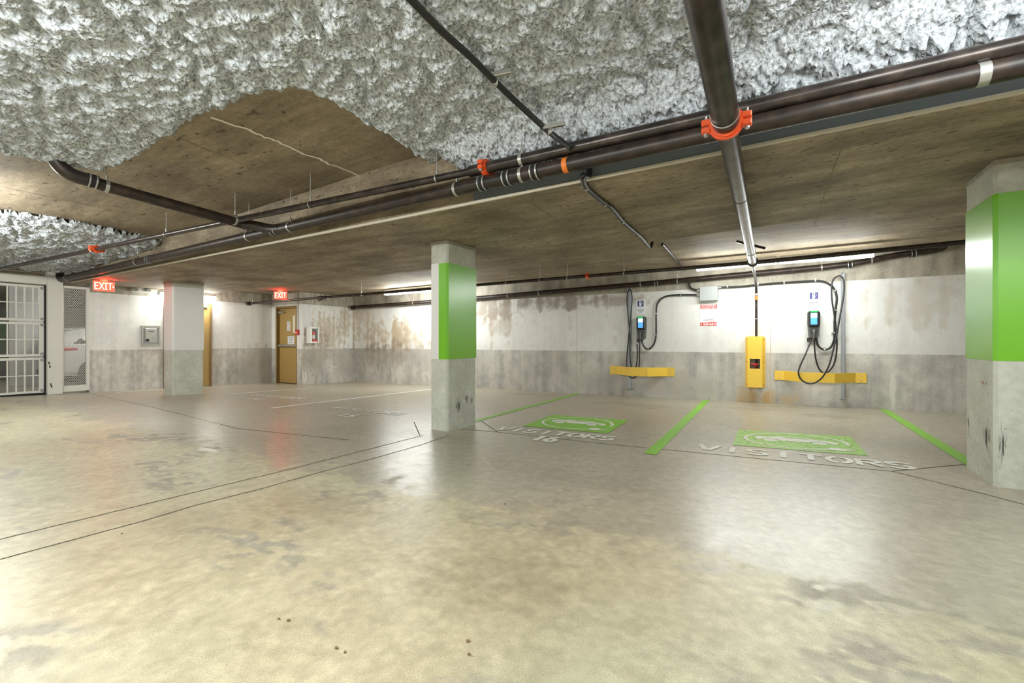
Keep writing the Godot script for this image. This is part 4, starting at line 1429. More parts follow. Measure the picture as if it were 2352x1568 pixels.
	add("sign_plate", plate(a, b, z, z + 0.006, 0.002), mats.sign_white, t)
	var wd := b.x - a.x
	var ht := b.y - a.y
	add("red_field", plate(Vector3(a.x + wd * 0.04, a.y + ht * 0.79, 0), Vector3(b.x - wd * 0.04, b.y - ht * 0.015, 0), z + 0.005, z + 0.0075, 0.0), mats.sign_red, t)
	add("red_field", plate(Vector3(a.x + wd * 0.03, a.y + ht * 0.03, 0), Vector3(b.x - wd * 0.05, a.y + ht * 0.185, 0), z + 0.005, z + 0.0075, 0.0), mats.sign_red, t)
	var cx := (a.x + b.x) / 2
	letters("AUTHORIZED", ht * 0.068, Transform3D(Basis.IDENTITY, Vector3(cx, a.y + ht * 0.93, z + 0.008)), mats.sign_white, t, 1.05)
	letters("PARKING ONLY", ht * 0.068, Transform3D(Basis.IDENTITY, Vector3(cx, a.y + ht * 0.835, z + 0.008)), mats.sign_white, t, 1.0)
	letters("939-6474", ht * 0.095, Transform3D(Basis.IDENTITY, Vector3(cx + wd * 0.07, a.y + ht * 0.105, z + 0.008)), mats.sign_white, t, 1.05)
	letters("604", ht * 0.04, Transform3D(Basis(Vector3(0, 0, 1), PI / 2), Vector3(a.x + wd * 0.10, a.y + ht * 0.105, z + 0.008)), mats.sign_white, t)
	letters("Coquitlam", ht * 0.075, Transform3D(Basis(Vector3(0, 0, 1), 0.12) * Basis(Vector3(1, 0, 0), Vector3(0.2, 1, 0), Vector3(0, 0, 1)), Vector3(cx - wd * 0.02, a.y + ht * 0.31, z + 0.006)), mat("script_ink", srgb(70, 50, 56), 0.6), t, 0.8, "lettering", "Droid Serif", 400)
	letters("Towing", ht * 0.05, Transform3D(Basis.IDENTITY, Vector3(cx + wd * 0.16, a.y + ht * 0.235, z + 0.006)), mats.sign_red, t, 1.0)
	# yellow guards
	guard([1401, 1417, 1443, 1487, 1532, 1549], 840, 859, 0.28, "yellow steel guard of the charger beside the junction box")
	guard([1779, 1802, 1834, 1917, 1965, 1991], 851, 872, 0.28, "longer yellow steel guard crossed by the looping charge cable")
	# yellow cover over the drain valve
	a = w(1712, 889, 0.02)
	b = w(1758, 772, 0.02)
	var f0 := w(1717, 889, 0.2)
	var f1 := w(1751, 772, 0.2)
	t = thing("valve_cover", Vector3((a.x + b.x) / 2, a.y, z), "tall yellow steel cover with a square window over a red valve", "cover")
	for s in [[a.x, f0.x + 0.004], [f1.x - 0.004, b.x]]:
		sh = plate(Vector3(s[0], a.y + 0.01, 0), Vector3(s[1], b.y - 0.01, 0), z, z + 0.008, 0.002)
		var flange := add("flange", sh, mats.yellow_paint, t)
		for h in [0.06, 0.5, 0.94]:
			sh = Shape.new()
			var c := Vector3((s[0] + s[1]) / 2, lerpf(a.y, b.y, h), z + 0.008)
			sh.cyl(c, c + Vector3(0, 0, 0.007), 0.007, 6)
			add("bolt", sh, mats.dark_plastic, flange)
	var h0 := w(1722, 846, 0.2)
	var h1 := w(1746, 824, 0.2)
	sh = Shape.new()
	var D := 0.19
	for q in [[f0.x, f1.x, f0.y, h0.y], [f0.x, f1.x, h1.y, f1.y], [f0.x, h0.x, h0.y, h1.y], [h1.x, f1.x, h0.y, h1.y]]:
		sh.box(Vector3((q[0] + q[1]) / 2, (q[2] + q[3]) / 2, z + D), Vector3(q[1] - q[0], q[3] - q[2], 0.006))
	for s in [f0.x + 0.003, f1.x - 0.003]:
		sh.box(Vector3(s, (f0.y + f1.y) / 2, z + D / 2 - 0.002), Vector3(0.006, f1.y - f0.y - 0.012, D - 0.004))
	sh.box(Vector3((f0.x + f1.x) / 2, f1.y - 0.003, z + D / 2 - 0.002), Vector3(f1.x - f0.x - 0.002, 0.006, D - 0.004))
	sh.box(Vector3((f0.x + f1.x) / 2, f0.y + 0.003, z + D / 2 - 0.002), Vector3(f1.x - f0.x - 0.002, 0.006, D - 0.004))
	add("hood", sh, mats.yellow_paint, t)
	t = thing("drain_riser", w(1737, 772, 0.09), "thin black steel riser dropping into the yellow valve cover", "pipe")
	var tee := ony(1729, 603, 2.275)
	sh = Shape.new()
	sh.tube(PackedVector3Array([tee + Vector3(0, -0.04, -0.03), w(1735, 640, 0.4), w(1737, 662, 0.10), w(1737, 700, 0.09), w(1737, 780, 0.09), w(1737, 880, 0.09)]), 0.021, 12)
	add("pipe", sh, mats.black_steel, t)
	sh = Shape.new()
	sh.hoop(w(1737, 684, 0.09), Vector3.UP, 0.021, 0.004, 0.07, 14)
	add("orange_band", sh, mats.orange_tape, t)
	sh = Shape.new()
	sh.hoop(w(1737, 676, 0.09), Vector3.UP, 0.021, 0.008, 0.03, 14)
	sh.hoop(w(1737, 732, 0.09), Vector3.UP, 0.021, 0.003, 0.015, 14)
	add("union", sh, mats.galvanised, t)
	sh = Shape.new()
	var vz := w(1735, 836, 0.1)
	sh.cyl(vz + Vector3(-0.07, 0, 0.05), vz + Vector3(0.05, 0, 0.05), 0.012, 8)
	sh.box(vz + Vector3(0, -0.02, 0.02), Vector3(0.05, 0.06, 0.05), 0.01)
	add("valve_handle", sh, mats.alarm_red, t)

# ---------------------------------------------------------------- doors and safety things
func paper(a: Vector3, b: Vector3, z: float, rows: int, parent: Node3D, called := "notice") -> void:
	var o := add(called, plate(a, b, z, z + 0.003, 0.0), mats.sign_white, parent)
	var sh := Shape.new()
	for k in rows:
		var y := lerpf(b.y, a.y, (k + 0.8) / (rows + 0.6))
		sh.box(Vector3((a.x + b.x) / 2, y, z + 0.0035), Vector3((b.x - a.x) * (0.75 - 0.12 * (k % 3)), (b.y - a.y) * 0.25 / rows, 0.001))
	add("print", sh, mats.print_grey, o)

func doors() -> void:
	# exit door, set back in its wall
	var z := DOOR_Z - 0.10
	var l := onz(633, 800, DOOR_Z).x
	var r := onz(682, 800, DOOR_Z).x
	var top := onz(682, 701, DOOR_Z).y
	var y0 := fl(l, DOOR_Z)
	var t := struct_node("door_1", Vector3((l + r) / 2, y0, z), "tan steel exit door with push bar and paper notices", "door")
	var sh := Shape.new()
	sh.box(Vector3(l + 0.03, (y0 + top) / 2, z + 0.04), Vector3(0.06, top - y0, 0.12), 0.004)
	sh.box(Vector3(r - 0.02, (y0 + top) / 2, z + 0.04), Vector3(0.04, top - y0, 0.12), 0.004)
	sh.box(Vector3((l + r) / 2 + 0.01, top - 0.032, z + 0.04), Vector3(r - l - 0.102, 0.06, 0.116), 0.0)
	add("frame", sh, mats.door_frame_tan, t)
	sh = Shape.new()
	var x0 := l + 0.062
	var x1 := r - 0.042
	sh.box(Vector3((x0 + x1) / 2, (y0 + 0.02 + top - 0.065) / 2, z), Vector3(x1 - x0, top - 0.065 - y0 - 0.02, 0.045), 0.003)
	var leaf := add("leaf", sh, mats.door_tan, t)
	var f := z + 0.0225
	var Y := func(py: float) -> float: return onz(660, py, f).y
	var X := func(px: float) -> float: return onz(px, 800, f).x
	sh = Shape.new()
	sh.box(Vector3((x0 + x1) / 2, Y.call(793.5), f + 0.035), Vector3(x1 - x0 - 0.02, 0.06, 0.05), 0.01)
	sh.box(Vector3(x0 + 0.05, Y.call(793.5), f + 0.02), Vector3(0.07, 0.08, 0.04), 0.008)
	add("push_bar", sh, mats.galvanised, leaf)
	sh = plate(Vector3(X.call(673), Y.call(764), 0), Vector3(X.call(678), Y.call(725), 0), f, f + 0.006, 0.002)
	add("vision_panel", sh, mat("vision_lit", srgb(232, 226, 210), 0.2), leaf)
	sh = Shape.new()
	sh.box(Vector3(X.call(649), Y.call(717), f + 0.03), Vector3(0.24, 0.055, 0.06), 0.008)
	sh.span(Vector3(X.call(645), Y.call(713), f + 0.07), Vector3(X.call(660), Y.call(711), f + 0.12), 0.025, 0.01, 0.002)
	add("closer", sh, mats.stainless, leaf)
	paper(Vector3(X.call(661), Y.call(790), 0), Vector3(X.call(676), Y.call(772), 0), f, 4, leaf)
	paper(Vector3(X.call(659), Y.call(759), 0), Vector3(X.call(667), Y.call(752), 0), f, 1, leaf)
	paper(Vector3(X.call(659), Y.call(751), 0), Vector3(X.call(667), Y.call(745), 0), f, 1, leaf)
	paper(Vector3(X.call(659), Y.call(744), 0), Vector3(X.call(667), Y.call(738), 0), f, 1, leaf)
	# second tan door, in the left wall behind the grey column
	var z0 := onx(482, 800, LEFT_X).z
	var z1 := z0 + 0.98
	var yt := onx(481, 697, LEFT_X).y
	y0 = fl(LEFT_X, z0)
	t = struct_node("door_2", Vector3(LEFT_X, y0, (z0 + z1) / 2), "tan steel door half hidden behind the grey column", "door")
	sh = Shape.new()
	for s in [z0, z1]:
		sh.box(Vector3(LEFT_X + 0.01, (y0 + yt) / 2, s), Vector3(0.07, yt - y0, 0.05), 0.004)
	sh.box(Vector3(LEFT_X + 0.01, yt - 0.027, (z0 + z1) / 2), Vector3(0.066, 0.05, z1 - z0 - 0.052), 0.0)
	add("frame", sh, mats.door_frame_tan, t)
	sh = Shape.new()
	sh.box(Vector3(LEFT_X + 0.005, (y0 + yt) / 2, (z0 + z1) / 2), Vector3(0.04, yt - y0 - 0.04, z1 - z0 - 0.05), 0.003)
	leaf = add("leaf", sh, mats.door_tan, t)
	sh = Shape.new()
	sh.box(Vector3(LEFT_X + 0.05, yt - 0.09, z0 + 0.2), Vector3(0.06, 0.05, 0.24), 0.008)
	add("closer", sh, mats.stainless, leaf)
	sh = Shape.new()
	sh.cyl(Vector3(LEFT_X + 0.02, y0 + 1.02, z1 - 0.1), Vector3(LEFT_X + 0.08, y0 + 1.02, z1 - 0.1), 0.022, 12)
	sh.span(Vector3(LEFT_X + 0.075, y0 + 1.02, z1 - 0.1), Vector3(LEFT_X + 0.075, y0 + 1.02, z1 - 0.22), 0.018, 0.02, 0.004)
	add("handle", sh, mats.stainless, leaf)

func exit_sign(at: Vector3, facing: float, arrow: bool, label: String, energy: float) -> void:
	# hangs from the ceiling; facing turns its lit face from +z
	var bs := Basis(Vector3.UP, facing)
	var t := thing("exit_sign", at, label, "exit sign", "lit exit signs")
	var sh := Shape.new()
	sh.box(at + Vector3(0, 0.11, 0), Vector3(0.34, 0.21, 0.05), 0.008, bs)
	add("housing", sh, mat("exit_housing", srgb(176, 150, 134), 0.5), t)
	sh = Shape.new()
	sh.box(at + bs * Vector3(0, 0.11, 0.026), Vector3(0.32, 0.19, 0.006), 0.002, bs)
	add("lit_face", sh, mats.exit_face_glow_red, t)
	sh = Shape.new()
	sh.box(at + Vector3(0, 0.225, 0), Vector3(0.12, 0.03, 0.05), 0.004, bs)
	add("canopy", sh, mats.lamp_body, t)
	letters("EXIT", 0.135, Transform3D(bs, at + bs * Vector3(-0.015 if arrow else 0.0, 0.11, 0.031)), mats.exit_letter_glow, t, 0.8, "lit_letters", "Droid Sans", 500)
	if arrow:
		letters(">", 0.07, Transform3D(bs, at + bs * Vector3(0.138, 0.11, 0.031)), mats.exit_letter_glow, t, 0.6, "arrow")
	var l := OmniLight3D.new()
	l.name = "exit_sign_light"
	l.light_color = Color(1.0, 0.14, 0.08)
	l.light_energy = energy
	l.light_size = 0.04
	l.omni_range = 12.0
	l.omni_attenuation = 2.0
	l.shadow_enabled = true
	t.add_child(l)
	l.position = bs * Vector3(0, 0.17, 0.07)

func safety_things() -> void:
	var e1 := onx(238, 671, -11.3)
	exit_sign(Vector3(-11.3, slab_band(-11.3) - 0.235, e1.z), PI / 2, true, "red lit exit sign with an arrow beside the mesh panel", 0.12)
	var e2 := onz(645, 687, DOOR_Z + 0.5)
	exit_sign(Vector3(e2.x, slab_rear(e2.x) - 0.235, e2.z), PI / 5, false, "red lit exit sign above the tan exit door", 0.10)
	# emergency light
	var p := onx(322, 664, LEFT_X + 0.05)
	var t := thing("emergency_light", p, "small white emergency light with two heads high on left wall", "emergency light")
	var sh := Shape.new()
	sh.box(p + Vector3(0, 0.0, 0), Vector3(0.09, 0.13, 0.3), 0.012)
	add("case", sh, mats.lamp_body, t)
	for s in [-1.0, 1.0]:
		sh = Shape.new()
		sh.cyl(p + Vector3(0.04, 0.0, 0.1 * s), p + Vector3(0.11, -0.02, 0.12 * s), 0.045, 14)
		add("lamp_head", sh, mats.box_grey, t)
	# door entry panel
	var a := onx(324, 796, LEFT_X)
	var b := onx(367, 748, LEFT_X)
	t = thing("entry_panel", Vector3(LEFT_X, a.y, (a.z + b.z) / 2), "stainless steel entry intercom panel set in the left wall", "intercom")
	var zc := (a.z + b.z) / 2
	var wz := absf(b.z - a.z)
	var yc := (a.y + b.y) / 2
	var hy := b.y - a.y
	sh = Shape.new()
	for s in [-1.0, 1.0]:
		sh.box(Vector3(LEFT_X + 0.015, yc, zc + s * wz * 0.45), Vector3(0.03, hy, wz * 0.1), 0.004)
		sh.box(Vector3(LEFT_X + 0.014, yc + s * hy * 0.446, zc), Vector3(0.028, hy * 0.1, wz * 0.81), 0.0)
	add("surround", sh, mats.stainless, t)
	sh = Shape.new()
	sh.box(Vector3(LEFT_X + 0.006, yc, zc), Vector3(0.012, hy * 0.82, wz * 0.82), 0.0)
	add("back_plate", sh, mats.box_grey, t)
	sh = Shape.new()
	sh.box(Vector3(LEFT_X + 0.02, yc + hy * 0.03, zc), Vector3(0.03, hy * 0.66, wz * 0.62), 0.004)
	var face := add("face_plate", sh, mats.stainless, t)
	sh = Shape.new()
	sh.cyl(Vector3(LEFT_X + 0.03, yc - hy * 0.2, zc + wz * 0.2), Vector3(LEFT_X + 0.042, yc - hy * 0.2, zc + wz * 0.2), 0.035, 14)
	add("camera_dome", sh, mats.dark_plastic, face)
	sh = Shape.new()
	for k in 3:
		for j in 4:
			sh.box(Vector3(LEFT_X + 0.037, yc - hy * 0.02 - 0.022 * j, zc - 0.03 - 0.024 * k), Vector3(0.006, 0.014, 0.016), 0.002)
	add("keypad", sh, mats.zinc_dull, face)
	sh = Shape.new()
	sh.box(Vector3(LEFT_X + 0.036, yc + hy * 0.22, zc), Vector3(0.004, 0.025, wz * 0.3))
	add("title_strip", sh, mats.mid_plastic, face)
	# fire bell pull with its conduit
	p = onz(682.5, 763, DOOR_Z + 0.03)
	t = thing("fire_pull_station", p, "small red fire alarm pull beside the tan exit door", "fire alarm")
	sh = Shape.new()
	sh.box(p, Vector3(0.10, 0.14, 0.06), 0.008)
	add("body", sh, mats.alarm_red, t)
	sh = Shape.new()
	sh.box(p + Vector3(0, -0.01, 0.033), Vector3(0.06, 0.03, 0.012), 0.003)
	add("pull_bar", sh, mats.sign_white, t)
	sh = Shape.new()
	sh.cyl(p + Vector3(0.01, 0.06, -0.01), Vector3(p.x + 0.01, slab_rear(p.x), p.z - 0.01), 0.009, 8)
	add("conduit", sh, mats.steel_grey, t)
	# extinguisher cabinet
	a = onx(702, 788, CORNER_X)
	b = onx(724, 751, CORNER_X)
	zc = (a.z + b.z) / 2
	wz = absf(b.z - a.z)
	yc = (a.y + b.y) / 2
	hy = b.y - a.y
	t = thing("extinguisher_cabinet", Vector3(CORNER_X, a.y, zc), "white fire extinguisher cabinet on the stained corner wall", "cabinet")
	var D := 0.17
	sh = Shape.new()
	for s in [-1.0, 1.0]:
		sh.box(Vector3(CORNER_X + D / 2, yc, zc + s * (wz / 2 - 0.006)), Vector3(D, hy, 0.012), 0.002)
		sh.box(Vector3(CORNER_X + D / 2, yc + s * (hy / 2 - 0.008), zc), Vector3(D - 0.006, 0.012, wz - 0.024), 0.0)
	sh.box(Vector3(CORNER_X + 0.006, yc, zc), Vector3(0.01, hy - 0.03, wz - 0.03))
	add("box", sh, mats.lamp_body, t)
	sh = Shape.new()
	var wing := wz * 0.24
	sh.box(Vector3(CORNER_X + D, yc, zc + wz / 2 - wing / 2), Vector3(0.016, hy, wing), 0.003)
	sh.box(Vector3(CORNER_X + D, yc, zc - wz / 2 + wing * 0.3), Vector3(0.016, hy, wing * 0.6), 0.003)
	for s in [-1.0, 1.0]:
		sh.box(Vector3(CORNER_X + D, yc + s * hy * 0.446, zc + wing * 0.2), Vector3(0.013, hy * 0.1, wz - wing * 1.56), 0.0)
	var frame := add("door_frame", sh, mats.lamp_body, t)
	sh = Shape.new()
	sh.box(Vector3(CORNER_X + D, yc, zc), Vector3(0.003, hy * 0.84, wz * 0.8))
	add("pane", sh, mats.pane_glass, frame)
	sh = Shape.new()
	sh.box(Vector3(CORNER_X + D + 0.004, yc - hy * 0.35, zc - wz * 0.06), Vector3(0.004, hy * 0.1, wz * 0.5))
	add("red_label", sh, mats.sign_red, frame)
	var c := Vector3(CORNER_X + 0.085, a.y + 0.014, zc - wz * 0.06)
	t = thing("fire_extinguisher", c, "red fire extinguisher inside the white wall cabinet", "fire extinguisher")
	sh = Shape.new()
	sh.tube(PackedVector3Array([c, c + Vector3(0, hy * 0.62, 0)]), 0.055, 16)
	sh.tube(PackedVector3Array([c + Vector3(0, hy * 0.62, 0), c + Vector3(0, hy * 0.72, 0)]), 0.055, 16, true, 0.02)
	add("cylinder", sh, mats.alarm_red, t)
	sh = Shape.new()
	sh.box(c + Vector3(0.0, hy * 0.78, 0.01), Vector3(0.03, 0.05, 0.1), 0.006)
	sh.tube(smooth([c + Vector3(0, hy * 0.76, -0.03), c + Vector3(0.02, hy * 0.7, -0.075), c + Vector3(0.02, hy * 0.4, -0.075), c + Vector3(0.01, hy * 0.2, -0.07)], 4), 0.011, 8)
	add("valve_and_hose", sh, mats.rubber, t)
	sh = Shape.new()
	sh.hoop(c + Vector3(0, hy * 0.35, 0), Vector3.UP, 0.055, 0.001, hy * 0.22, 16)
	add("label_wrap", sh, mats.sign_white, t)

# ---------------------------------------------------------------- gate, mesh panel and what stands behind them
func gate() -> void:
	var X := LEFT_X
	var z_post := onx(105, 800, X).z
	var z_mesh := onx(140, 800, X).z
	var z_wall := onx(205, 800, X).z
	var y0 := fl(X, z_post)
	# post and header
	var t := thing("gate_post", Vector3(X, y0, (z_post + z_mesh) / 2), "white painted steel post between the rolling gate and mesh panel", "post")
	var sh := Shape.new()
	sh.box(Vector3(X + 0.03, (y0 + 2.46) / 2, (z_post + z_mesh) / 2), Vector3(0.16, 2.46 - y0, absf(z_post - z_mesh)), 0.008)
	add("post", sh, mats.white_paint, t)
	rng.seed = 21
	for k in 4:
		sh = Shape.new()
		sh.box(Vector3(X + 0.111, y0 + [0.62, 0.55, 0.2, 0.16][k], z_post - 0.02 - 0.012 * k), Vector3(0.001, 0.05, 0.022))
		add("paint_chip", sh, mats.joint_dark, t)
	sh = Shape.new()
	var h1 := onx(0, 626, X).y
	var h0 := onx(0, 646, X).y
	sh.box(Vector3(X + 0.02, (h0 + h1) / 2, (z_post - 0.93) / 2.0), Vector3(0.14, h1 - h0, absf(z_post + 0.93)), 0.006)
	tag(add("gate_header", sh, mats.white_paint), "white painted steel header beam over the rolling gate", "beam")
	# the gate: three sections of rails, bars and panes
	var z_end := -0.85
	t = thing("rolling_gate", Vector3(X - 0.03, y0, (z_post + z_end) / 2), "white sectional rolling gate with clear panes between bars", "gate")
	var gx := X - 0.03
	var sections := [[0.10, 0.79], [0.81, 1.47], [1.49, 2.185]]
	for s in sections:
		var lo: float = s[0]
		var hi: float = s[1]
		sh = Shape.new()
		for y in [lo + 0.024, hi - 0.024]:
			sh.box(Vector3(gx, y, (z_post + z_end) / 2 + 0.02), Vector3(0.045, 0.048, absf(z_end - z_post) - 0.03), 0.005)
		for z in [z_post + 0.055, z_end - 0.04]:
			sh.box(Vector3(gx, (lo + hi) / 2, z), Vector3(0.049, hi - lo - 0.002, 0.07), 0.005)
		var frame := add("section_frame", sh, mats.white_paint, t)
		sh = Shape.new()
		sh.box(Vector3(gx, (lo + hi) / 2, (z_post + z_end) / 2), Vector3(0.02, 0.018, absf(z_end - z_post) - 0.1), 0.003)
		add("cross_bar", sh, mats.white_paint, frame)
		var z := z_post + 0.055 + 0.113
		var before := z_post + 0.055
		while z < z_end - 0.05:
			sh = Shape.new()
			sh.box(Vector3(gx, (lo + hi) / 2, z), Vector3(0.024, hi - lo - 0.08, 0.022), 0.003)
			add("bar", sh, mats.white_paint, frame)
			for half in [0, 1]:
				sh = Shape.new()
				var ya := lo + 0.045 if half == 0 else (lo + hi) / 2
				var yb := (lo + hi) / 2 if half == 0 else hi - 0.045
				sh.box(Vector3(gx - 0.004, (ya + yb) / 2, (before + z) / 2), Vector3(0.004, yb - ya, z - before))
				add("pane", sh, mats.pane_glass, frame)
			before = z
			z += 0.113
		for y in [lo + 0.05, hi - 0.05]:
			sh = Shape.new()
			sh.box(Vector3(gx + 0.028, y, z_post + 0.05), Vector3(0.012, 0.05, 0.05), 0.003)
			sh.cyl(Vector3(gx + 0.035, y, z_post + 0.03), Vector3(gx + 0.035, y, z_post - 0.005), 0.014, 10)
			add("roller_hinge", sh, mats.zinc_dull, frame)
	sh = Shape.new()
	sh.box(Vector3(gx, 0.085, (z_post + z_end) / 2), Vector3(0.05, 0.05, absf(z_end - z_post)), 0.006)
	add("rubber_seal", sh, mats.rubber, t)
	sh = Shape.new()
	sh.box(Vector3(X - 0.02, 1.1, z_post - 0.002 + 0.012), Vector3(0.08, 2.2, 0.02), 0.002)
	add("track", sh, mats.rubber, t)
	# mesh panel
	var top := onx(170, 658, X).y
	t = thing("mesh_panel", Vector3(X, y0, (z_mesh + z_wall) / 2), "white framed expanded metal mesh panel beside the gate post", "panel")
	sh = Shape.new()
	var b0 := y0 + 0.03
	for z in [z_mesh - 0.02, z_wall + 0.025]:
		sh.box(Vector3(X, (b0 + top) / 2, z), Vector3(0.05, top - b0, 0.05 if z < -3.5 else 0.04), 0.005)
	for y in [b0 + 0.06, top - 0.02]:
		sh.box(Vector3(X, y, (z_mesh + z_wall) / 2), Vector3(0.046, 0.12 if y < 1.0 else 0.046, absf(z_wall - z_mesh) - 0.03), 0.0)
	add("frame", sh, mats.white_paint, t)
	sh = Shape.new()
	var lo_z := z_wall + 0.03
	var hi_z := z_mesh - 0.02
	var slope := 1.75
	var pitch := 0.05
	for s in [-1.0, 1.0]:
		var c := b0 - slope * 0.6
		while c < top + slope * 0.6:
			# y = c + s * slope * (z - lo_z), clipped to the frame
			var za := lo_z
			var zb := hi_z
			var t0: float = (b0 + 0.1 - c) / (s * slope) + lo_z
			var t1: float = (top - 0.03 - c) / (s * slope) + lo_z
			za = maxf(za, minf(t0, t1))
			zb = minf(zb, maxf(t0, t1))
			if zb - za > 0.004:
				sh.span(Vector3(X, c + s * slope * (za - lo_z), za), Vector3(X, c + s * slope * (zb - lo_z), zb), 0.006, 0.004, 0.0, Vector3.RIGHT)
			c += pitch
	add("expanded_mesh", sh, mats.white_paint, t).set_meta("kind", "stuff")
	# painted column beyond the gate
	sh = Shape.new()
	var q := onx(66, 800, -15.6)
	sh.box(Vector3(-15.6, 1.25, q.z), Vector3(0.5, 2.5, 0.55), 0.02)
	tag(add("painted_column", sh, mats.column_white), "pale painted column standing beyond the rolling gate", "column")

func car(at: Vector3, turn_y: float, paint: Color, called_paint: String, label: String) -> void:
	# length along local +z from the tail (0) to the nose (4.3)
	var t := thing("parked_car", at, label, "car", "cars parked beyond the gate")
	var bs := Basis(Vector3.UP, turn_y)
	var m := mat(called_paint, paint, 0.25, 0.0, 0.6)
	m.clearcoat_enabled = true
	m.clearcoat = 0.6
	var glass := mat("car_glass", srgb(22, 24, 26), 0.08, 0.0, 0.7)
	# stations: [z, bottom, belt, roof, half width at belt, half width at roof]
	var st := [[0.0, 0.42, 0.86, 0.92, 0.70, 0.58], [0.06, 0.32, 0.92, 1.08, 0.80, 0.60], [0.28, 0.25, 0.97, 1.30, 0.87, 0.60], [0.62, 0.22, 0.97, 1.40, 0.89, 0.60], [1.2, 0.20, 0.95, 1.44, 0.90, 0.62], [1.9, 0.20, 0.93, 1.45, 0.90, 0.63],
		[2.5, 0.20, 0.92, 1.38, 0.90, 0.62], [3.05, 0.20, 0.91, 1.06, 0.89, 0.64], [3.5, 0.22, 0.85, 0.93, 0.87, 0.66], [4.0, 0.26, 0.74, 0.83, 0.80, 0.62], [4.25, 0.34, 0.62, 0.68, 0.66, 0.5], [4.3, 0.40, 0.55, 0.6, 0.55, 0.42]]
	var rings := []
	for s in st:
		var z: float = s[0]
		var half := [Vector2(s[4] * 0.86, s[1]), Vector2(s[4] * 0.98, s[1] + 0.1), Vector2(s[4], lerpf(s[1], s[2], 0.6)), Vector2(s[4] * 0.985, s[2]), Vector2(lerpf(s[4], s[5], 0.55), lerpf(s[2], s[3], 0.62)), Vector2(s[5], s[3] - 0.03), Vector2(s[5] * 0.7, s[3]), Vector2(0, s[3] + 0.012)]
		var ring := []
		for p in half:
			ring.append(Vector3(p.x, p.y, z))
		for k in range(half.size() - 2, -1, -1):
			ring.append(Vector3(-half[k].x, half[k].y, z))
		rings.append(ring)
	var sh := Shape.new()
	for k in rings.size() - 1:
		for j in rings[k].size() - 1:
			var a: Vector3 = at + bs * rings[k][j]
			var b: Vector3 = at + bs * rings[k + 1][j]
			var c: Vector3 = at + bs * rings[k + 1][j + 1]
			var d: Vector3 = at + bs * rings[k][j + 1]
			var nn := (c - a).cross(d - b).normalized()
			var mid := at + bs * Vector3(0, 0.7, (rings[k][0].z + rings[k + 1][0].z) / 2)
			if nn.dot((a + b + c + d) / 4 - mid) < 0.0:
				nn = -nn
			sh.quad(a, b, c, d, nn)
		var a2: Vector3 = at + bs * rings[k][0]
		var b2: Vector3 = at + bs * rings[k + 1][0]
		sh.quad(a2, b2, at + bs * rings[k + 1][14], at + bs * rings[k][14], Vector3.DOWN)
	for e in [0, rings.size() - 1]:
		var mid := at + bs * Vector3(0, 0.6, rings[e][0].z)
		for j in rings[e].size():
			var nn := bs * Vector3(0, 0, -1 if e == 0 else 1)
			sh.tri(mid, at + bs * rings[e][j], at + bs * rings[e][(j + 1) % rings[e].size()], nn, nn, nn)
	add("body", sh, m, t)
	# glass, following the body a hair outside it
	var win := func(points: Array, called: String, mm: Material, out: Vector3) -> void:
		var g := Shape.new()
		var idx := Geometry2D.triangulate_polygon(PackedVector2Array(points.map(func(p): return Vector2(p.z, p.y + p.x * 0.3))))
		var nn: Vector3 = bs * out
		for k in range(0, idx.size(), 3):
			g.tri(at + bs * (points[idx[k]] + out * 0.012), at + bs * (points[idx[k + 1]] + out * 0.012), at + bs * (points[idx[k + 2]] + out * 0.012), nn, nn, nn)
		add(called, g, mm, t)
	for s in [-1.0, 1.0]:
		var sidew := func(z: float, f: float) -> Vector3:
			for k in st.size() - 1:
				if z <= st[k + 1][0]:
					var u: float = (z - st[k][0]) / (st[k + 1][0] - st[k][0])
					var wb := lerpf(st[k][4], st[k + 1][4], u) * 0.985
					var wr := lerpf(st[k][5], st[k + 1][5], u)
					var yb := lerpf(st[k][2], st[k + 1][2], u)
					var yr := lerpf(st[k][3], st[k + 1][3], u) - 0.03
					return Vector3(s * lerpf(wb, wr, f) + s * 0.02 * f * (1.0 - f) * 4.0, lerpf(yb, yr, f), z)
			return Vector3.ZERO
		win.call([sidew.call(0.42, 0.12), sidew.call(1.2, 0.1), sidew.call(1.2, 0.85), sidew.call(0.75, 0.8)], "side_window", glass, Vector3(s, 0.35, 0).normalized())
		win.call([sidew.call(1.26, 0.1), sidew.call(1.95, 0.1), sidew.call(1.95, 0.85), sidew.call(1.26, 0.85)], "side_window", glass, Vector3(s, 0.35, 0).normalized())
		win.call([sidew.call(2.0, 0.1), sidew.call(2.85, 0.12), sidew.call(2.45, 0.8), sidew.call(2.0, 0.85)], "side_window", glass, Vector3(s, 0.35, 0).normalized())
		var g := Shape.new()
		g.box(at + bs * Vector3(s * 0.74, 0.88, 0.07), Vector3(0.24, 0.09, 0.12), 0.02, bs * Basis(Vector3.UP, s * 0.5))
		g.box(at + bs * Vector3(s * 0.86, 0.88, 0.30), Vector3(0.05, 0.075, 0.4), 0.02, bs)
		add("tail_light", g, mat("tail_red", srgb(196, 30, 34), 0.2), t)
		g = Shape.new()
		g.box(at + bs * Vector3(s * 0.66, 0.66, 4.12), Vector3(0.3, 0.1, 0.2), 0.03, bs * Basis(Vector3.UP, -s * 0.5))
		add("head_light", g, mats.sign_white, t)
